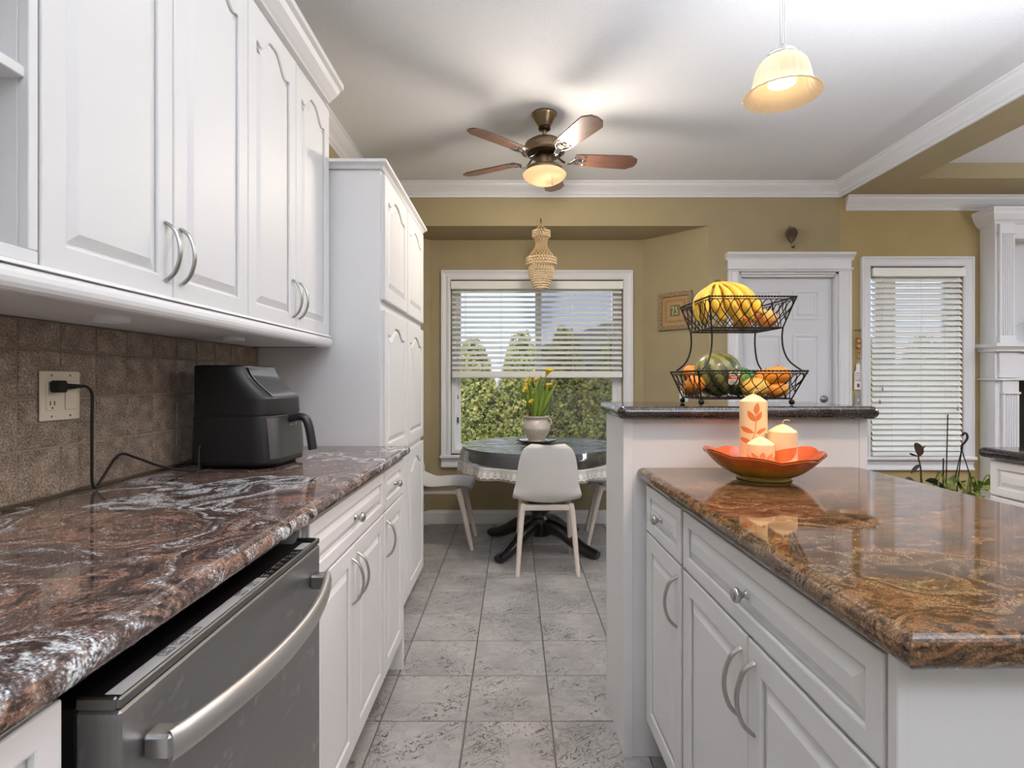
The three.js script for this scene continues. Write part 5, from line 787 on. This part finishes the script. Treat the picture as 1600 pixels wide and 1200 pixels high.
// ---------- fireplace surround ----------
{
  const X = 3.555, Y1 = 2.47, zf = -4.1, f = thing('fireplace_surround', 'white fluted fireplace surround with mantel shelf and overmantel niche', 'fireplace', [X, 0, WD + 0.001]), D = zf - WD, W = 1.75;
  const flute = (x, w, y0, y1, z, t) => { const n = 5, pr = [[0, 0], [w, 0], [w, t]], m = w * 0.12, s = (w - 2 * m) / n; for (let i = n - 1; i >= 0; i--) { const a = m + i * s; pr.push([a + s * 0.85, t], [a + s * 0.68, t - 0.006], [a + s * 0.32, t - 0.006], [a + s * 0.15, t]); } pr.push([0, t]); return prism(pr.map(([a, b]) => [x + a, z + b]), V(0, y0, 0), V(0, y1, 0), PX, PZ); };
  mesh('overmantel_side', [bx(0, 0.13, 1.475, 2.36, 0, D), bx(W - 0.13, W, 1.475, 2.36, 0, D)], M.trim, f);
  mesh('niche_back', bx(0.13, W - 0.13, 1.475, 2.36, 0, 0.01), M.doorWhite, f);
  mesh('overmantel_head', bx(0.13, W - 0.13, 2.25, 2.36, 0.01, D), M.trim, f);
  const cp = [[0, 0], [0.014, 0], [0.02, 0.012], [0.036, 0.03], [0.052, 0.062], [0.058, 0.09], [0.064, 0.094], [0.064, 0.115], [0, 0.115]];
  mesh('cornice', [prism(cp, V(0, 2.355, D), V(W, 2.355, D), PZ, UP, -1, 1), prism(cp, V(0, 2.355, 0), V(0, 2.355, D), NX, UP, 0, 1), bx(0, W, 2.355, 2.46, 0, D)], M.trim, f);
  for (const x of [0.02, W - 0.11 - 0.02]) {
    mesh('pilaster', flute(x, 0.11, 1.53, 2.28, D, 0.02), M.trim, f);
    mesh('pilaster_capital', [bx(x - 0.008, x + 0.118, 2.28, 2.3, D, D + 0.028), bx(x, x + 0.11, 2.3, 2.355, D, D + 0.02)], M.trim, f);
    mesh('pilaster_base', [bx(x - 0.006, x + 0.116, 1.49, 1.53, D, D + 0.026), bx(x - 0.012, x + 0.122, 1.476, 1.49, D, D + 0.032)], M.trim, f);
    mesh('lower_pilaster', [flute(x + 0.02, 0.12, 0.1, 1.1, D, 0.022), bx(x + 0.012, x + 0.148, 0, 0.1, D, D + 0.028)], M.trim, f);
    mesh('lower_capital', [bx(x + 0.014, x + 0.146, 1.1, 1.115, D, D + 0.032), bx(x + 0.02, x + 0.14, 1.115, 1.2, D, D + 0.02)], M.trim, f);
  }
  const mp = [[0, 0], [0.016, 0], [0.02, 0.014], [0.034, 0.03], [0.044, 0.036], [0.044, 0.062], [0, 0.062]];
  mesh('mantel_shelf', [prism(mp, V(0, 1.413, D + 0.02), V(W, 1.413, D + 0.02), PZ, UP, -1, 1), prism(mp, V(0, 1.413, 0), V(0, 1.413, D + 0.02), NX, UP, 0, 1), bx(0, W, 1.413, 1.475, 0, D + 0.02)], M.trim, f);
  mesh('frieze', [bx(0, W, 1.215, 1.413, 0, D), bx(0.02, 0.165, 1.22, 1.41, D, D + 0.018), bx(0.165, W - 0.165, 1.235, 1.395, D, D + 0.006)], M.trim, f);
  mesh('frieze_moulding', [bx(-0.02, W + 0.02, 1.2, 1.215, 0, D + 0.034, 0.004)], M.trim, f);
  mesh('lower_side', [bx(0, 0.17, 0, 1.2, 0, D), bx(W - 0.17, W, 0, 1.2, 0, D)], M.trim, f);
  part(mesh('firebox', [bx(0.17, W - 0.17, 0, 1.2, 0, 0.02), bx(0.17, W - 0.17, 0, 0.04, 0.02, D)], std({ color: 0x0b0a09, roughness: 0.6 }), f), 'black firebox');
  const r = rng(5), p = thing('mantel_plant', 'small leafy plant on the mantel beside the pilaster', 'potted plant', [X + 0.42, 1.4755, WD + 0.09]); mesh('pot', lathe([[0, 0], [0.045, 0], [0.055, 0.09], [0.05, 0.09], [0.046, 0.07], [0, 0.07]], 20), M.terracotta, p);
  for (let i = 0; i < 16; i++) { const a = i * 2.4, q = 0.12 + 0.1 * r(), dx = Math.cos(a) * q, dz = Math.sin(a) * q * 0.4, hgt = 0.1 + 0.14 * r(), cv = new THREE.QuadraticBezierCurve3(V(0, 0.08, 0), V(dx * 0.4, hgt + 0.08, dz * 0.4), V(dx, hgt, dz)); mesh('leaf', sheet((u, v) => { const o = cv.getPoint(v), w = 0.008 * Math.sin(Math.PI * Math.pow(v, 0.7)) + 0.001; return o.add(V(-Math.sin(a) * (u - 0.5) * 2 * w, 0, Math.cos(a) * (u - 0.5) * 2 * w)); }, 2, 8, 0.0008), M.leafDark, p, true); }
}
// ---------- plants under the narrow window ----------
{
  const s = thing('plant_stand', 'low dark wooden plant stand under the narrow window', 'stand', [2.64, 0, -3.55]);
  mesh('shelf', bx(-0.34, 0.34, 0.24, 0.27, -0.22, 0.22, 0.004), M.raw, s); for (const x of [-0.3, 0.3]) for (const z of [-0.18, 0.18]) mesh('leg', bx(x - 0.018, x + 0.018, 0, 0.24, z - 0.018, z + 0.018), M.raw, s);
  const pot = (o, r, h, m) => { mesh('pot', lathe([[0, 0], [r * 0.72, 0], [r * 0.95, h - 0.02], [r, h - 0.02], [r, h], [r * 0.9, h], [r * 0.88, h - 0.03], [0, h - 0.03]], 28), m, o); mesh('soil', lathe([[0, h - 0.022], [r * 0.88, h - 0.024]], 20), M.soil, o); };
  const leaf = (o, b, e, w, m, sag = 0.02, thick = 0.0016, tilt = 0) => { const d = e.clone().sub(b), sd = V(-d.z, tilt * d.length(), d.x); if (sd.length() < 1e-3) sd.set(1, 0, 0); sd.normalize(); mesh('leaf', sheet((u, v) => { const q = b.clone().addScaledVector(d, v), x = (u - 0.5) * 2, k = Math.pow(Math.sin(Math.PI * Math.pow(clamp(v, 0.001, 0.999), 0.85)), 0.75); q.y += sag * Math.sin(Math.PI * v) + 0.25 * w * k * x * x; return q.addScaledVector(sd, x * w * k); }, 6, 10, thick), m, o, true); };
  const a = thing('rubber_plant', 'leggy rubber plant with a reddish top leaf by the narrow window', 'potted plant', [2.52, 0.271, -3.5]); pot(a, 0.1, 0.17, M.terracotta);
  mesh('stem', sweep([V(0.06, 0.15, 0.0), V(0.05, 0.3, 0), V(0.045, 0.38, 0), V(0.03, 0.45, 0)], (t) => 0.007 - 0.003 * t, { n: 7, seg: 16 }), M.stem, a);
  leaf(a, V(0.03, 0.45, 0), V(0.02, 0.53, 0.03), 0.034, M.rubberLeafRed, 0.01, 0.0016, 0.3); leaf(a, V(0.03, 0.45, 0), V(-0.035, 0.475, 0.02), 0.022, M.rubberLeafRed, -0.01); leaf(a, V(0.035, 0.44, 0), V(0.075, 0.515, 0.01), 0.012, M.rubberLeaf); leaf(a, V(0.04, 0.4, 0), V(-0.03, 0.345, 0.02), 0.016, M.rubberLeaf, 0.0); leaf(a, V(0.05, 0.24, 0), V(-0.1, 0.275, 0.05), 0.034, M.rubberLeaf, 0.03, 0.0016, 1.1); leaf(a, V(0.06, 0.3, 0.02), V(0.165, 0.22, 0.08), 0.028, M.rubberLeaf, 0.025, 0.0016, 1.0); leaf(a, V(0.05, 0.22, 0), V(-0.06, 0.2, -0.08), 0.03, M.rubberLeaf, 0.03);
  const c = thing('trailing_pothos', 'trailing green pothos in a hanging pot with a dark plastic hook', 'potted plant', [2.76, 0.271, -3.42]); pot(c, 0.11, 0.13, M.rubber);
  mesh('hanger', [sweep([V(0.0, 0.5, 0), V(0.004, 0.53, 0), V(0.022, 0.55, 0), V(0.036, 0.575, 0), V(0.03, 0.6, 0), V(0.014, 0.604, 0), V(0.006, 0.588, 0)], 0.0065, { n: 8, seg: 26 }), ...[0, 1, 2].map((i) => { const t = i / 3 * 6.283 + 0.5; return rod(V(0, 0.502, 0), V(Math.cos(t) * 0.1, 0.125, Math.sin(t) * 0.1), 0.003, 6); })], M.rubber, c);
  mesh('support_stake', [rod(V(-0.1, 0.12, 0.0), V(-0.085, 0.72, 0.0), 0.0035, 6), rod(V(-0.125, 0.12, 0.01), V(-0.12, 0.45, 0.01), 0.004, 6)], M.rubber, c);
  const r = rng(41);
  for (let i = 0; i < 5; i++) { const t = i * 1.35 + 0.3, R = 0.13 + 0.05 * r(); mesh('vine', sweep([V(Math.cos(t) * 0.05, 0.12, Math.sin(t) * 0.05), V(Math.cos(t) * R * 0.8, 0.32 + 0.06 * r(), Math.sin(t) * R * 0.6), V(Math.cos(t) * R, 0.22, Math.sin(t) * R * 0.9), V(Math.cos(t + 0.6) * R, 0.13, Math.sin(t + 0.6) * R)], 0.0045, { n: 6, seg: 24 }), M.pothos, c); }
  for (let i = 0; i < 34; i++) { const t = r() * 6.283, R = 0.03 + 0.1 * r(), y = 0.13 + 0.18 * r(), b = V(Math.cos(t) * R + 0.02, y, Math.sin(t) * R), l = 0.06 + 0.05 * r(); leaf(c, b, b.clone().add(V(Math.cos(t + r() - 0.5) * l, 0.04 * (r() - 0.4), Math.sin(t) * l)), 0.03 + 0.014 * r(), r() < 0.75 ? M.pothos : M.leafDark, 0.012, 0.001, 1.6 * (r() - 0.1)); }
}
// ---------- fittings of the added fill lights, outside the frame ----------
for (const q of FILL_PANELS) {
  const t = thing('added_ceiling_light', q.label, 'ceiling light', [q.x, CEIL, q.z]);
  mesh('frame', bx(-q.w / 2 - 0.03, q.w / 2 + 0.03, -0.07, 0, -q.d / 2 - 0.03, q.d / 2 + 0.03, 0.01), M.trim, t);
  mesh('diffuser', bx(-q.w / 2, q.w / 2, -0.1, -0.07, -q.d / 2, q.d / 2, 0.01), std({ color: 0xffffff, emissive: q.color, emissiveIntensity: 2, roughness: 0.6 }), t);
}
for (const q of FILL_TORCHIERES) {
  const t = thing('added_floor_lamp', q.label, 'floor lamp', [q.x, 0, q.z]);
  mesh('base', lathe([[0, 0], [0.14, 0], [0.14, 0.012], [0.03, 0.03], [0.012, 0.05], [0, 0.05]], 28), M.brass, t);
  mesh('pole', rod(V(0, 0.04, 0), V(0, 1.72, 0), 0.011, 10), M.brass, t);
  mesh('bowl_shade', lathe([[0.02, 1.7], [0.09, 1.715], [0.16, 1.76], [0.2, 1.82], [0.196, 1.822], [0.155, 1.766], [0.085, 1.722], [0, 1.712]], 36), M.ivory, t);
  mesh('lamp_disc', lathe([[0, 1.772], [0.14, 1.772], [0.14, 1.766], [0, 1.766]], 30), std({ color: 0xffffff, emissive: q.color, emissiveIntensity: 2 }), t);
}
// ---------- garden behind the windows ----------
{
  const gr = struct('ground', 'green lawn outside the windows', 'lawn');
  mesh('lawn', bx(-30, 40, -0.3, -0.16, -60, WB - 0.15, 0.001), std({ map: tex(256, 256, 4, 4, (x, y) => { const v = 1 + 0.4 * fbm(x * 8, y * 8, 4); return [96 * v, 112 * v, 58 * v]; }), roughness: 1 }), gr);
  const r = rng(99);
  const sprig = (() => { const pos = []; for (let i = 0; i < 5; i++) { const a = i * 1.256 + 0.3, dx = Math.cos(a), dz = Math.sin(a), nx = -dz * 0.28, nz = dx * 0.28, y = i % 2 ? 0.5 : -0.15; pos.push(0, 0, 0, dx * 0.5 + nx, y * 0.5, dz * 0.5 + nz, dx, y, dz, 0, 0, 0, dx, y, dz, dx * 0.5 - nx, y * 0.5, dz * 0.5 - nz); } const g = new THREE.BufferGeometry(); g.setAttribute('position', new THREE.Float32BufferAttribute(pos, 3)); g.computeVertexNormals(); return clean(g); })();
  const leafM = std({ color: 0xffffff, roughness: 0.9 }), core = std({ color: 0x3c4f22, roughness: 1 });
  const cedar = (label, x, z, R, H, n) => {
    const t = thing('cedar', label, 'tree', [x, -0.16, z], 0, 'cedar hedge outside the bay window');
    const rad = (h) => R * Math.pow(Math.max(0, 1 - h), 0.55) * (0.85 + 0.15 * Math.min(1, h * 8));
    mesh('inner_branches', lathe(Array.from({ length: 9 }, (_, i) => [Math.max(0.001, rad(i / 8) * 0.8), i / 8 * H * 0.96]), 14), core, t); mesh('trunk', rod(V(0, 0, 0), V(0, H * 0.7, 0), 0.05, 8), M.stem, t);
    const m = new THREE.InstancedMesh(sprig, leafM, n), o = new THREE.Object3D(), c = new THREE.Color();
    for (let i = 0; i < n; i++) { const h = 1 - Math.sqrt(1 - r() * 0.999), a = r() * 6.283, q = rad(h) * (0.8 + 0.3 * r()) * (1 + 0.14 * n3(Math.cos(a) * 2 + x, h * 8, Math.sin(a) * 2)); o.position.set(Math.cos(a) * q, h * H, Math.sin(a) * q); o.rotation.set(r() * 3, r() * 6, r() * 3); o.scale.setScalar(0.016 + 0.02 * r()); o.updateMatrix(); m.setMatrixAt(i, o.matrix); const k = 0.6 + 0.7 * r(), y = 0.5 + 0.5 * n3(a * 2, h * 9, x); c.setRGB(k * mixf(0.27, 0.55, y), k * mixf(0.33, 0.54, y), k * mixf(0.1, 0.18, y)); m.setColorAt(i, c); }
    m.name = 'foliage'; m.userData.kind = 'stuff'; m.castShadow = m.receiveShadow = true; t.add(m);
  };
  const L = ['cedar at the hedge end nearest the pantry', 'cedar seen beside the sash latch of the bay window', 'broad cedar seen to one side of the calla pot', 'cedar directly behind the calla pot', 'cedar behind the calla leaves, tall and narrow', 'cedar seen through the screened half of the window', 'cedar at the window edge next to the bar', 'cedar hidden beyond the bar side of the window', 'cedar outside the back door wall', 'cedar seen through the narrow blind window', 'cedar beyond the narrow blind window by the fireplace'];
  [[-2.4, 0.62, 2.35], [-1.42, 0.56, 2.3], [-0.62, 0.55, 2.05], [0.12, 0.55, 2.2], [0.8, 0.52, 2.3], [1.5, 0.56, 2.05], [2.25, 0.6, 2.3], [3.1, 0.6, 2.2], [4.2, 0.6, 2.1], [5.3, 0.62, 2.3], [6.5, 0.62, 2.2]].forEach(([x, R, H], i) => cedar(L[i], x, -8.6 - 0.25 * Math.sin(i * 2.1), R, H, 11000));
  const h = thing('neighbour_house', 'pale neighbouring house with a grey roof beyond the hedge', 'building', [4.6, -0.16, -21]), wl = std({ color: 0xb9b4a8, roughness: 0.9 }), rf = std({ color: 0x8a8a8c, roughness: 0.9 });
  mesh('wall', bx(-3.5, 5, 0, 2.6, -5, 0), wl, h); mesh('roof', prism([[-4, 2.5], [5.5, 2.5], [0.75, 4.2]], V(0, 0, -5.6), V(0, 0, 0.5), PX, UP), rf, h);
  for (const x of [-2, 1.5]) { const w = mesh('window', bx(x, x + 1.4, 1.0, 2.1, 0, 0.05), M.vinyl, h); mesh('pane', bx(x + 0.08, x + 1.32, 1.08, 2.02, 0.05, 0.06), std({ color: 0x445059, roughness: 0.1 }), w); }
  tag(mesh('patio_post', bx(3.58, 3.7, -0.16, 2.8, -5.5, -5.38), std({ color: 0x9a8f84, roughness: 0.8 }), scene), 'grey-brown patio post outside the narrow blind window', 'post');
}
scene.traverse((o) => { if (o.isLight) o.castShadow = true; });
renderer.render(scene, camera);
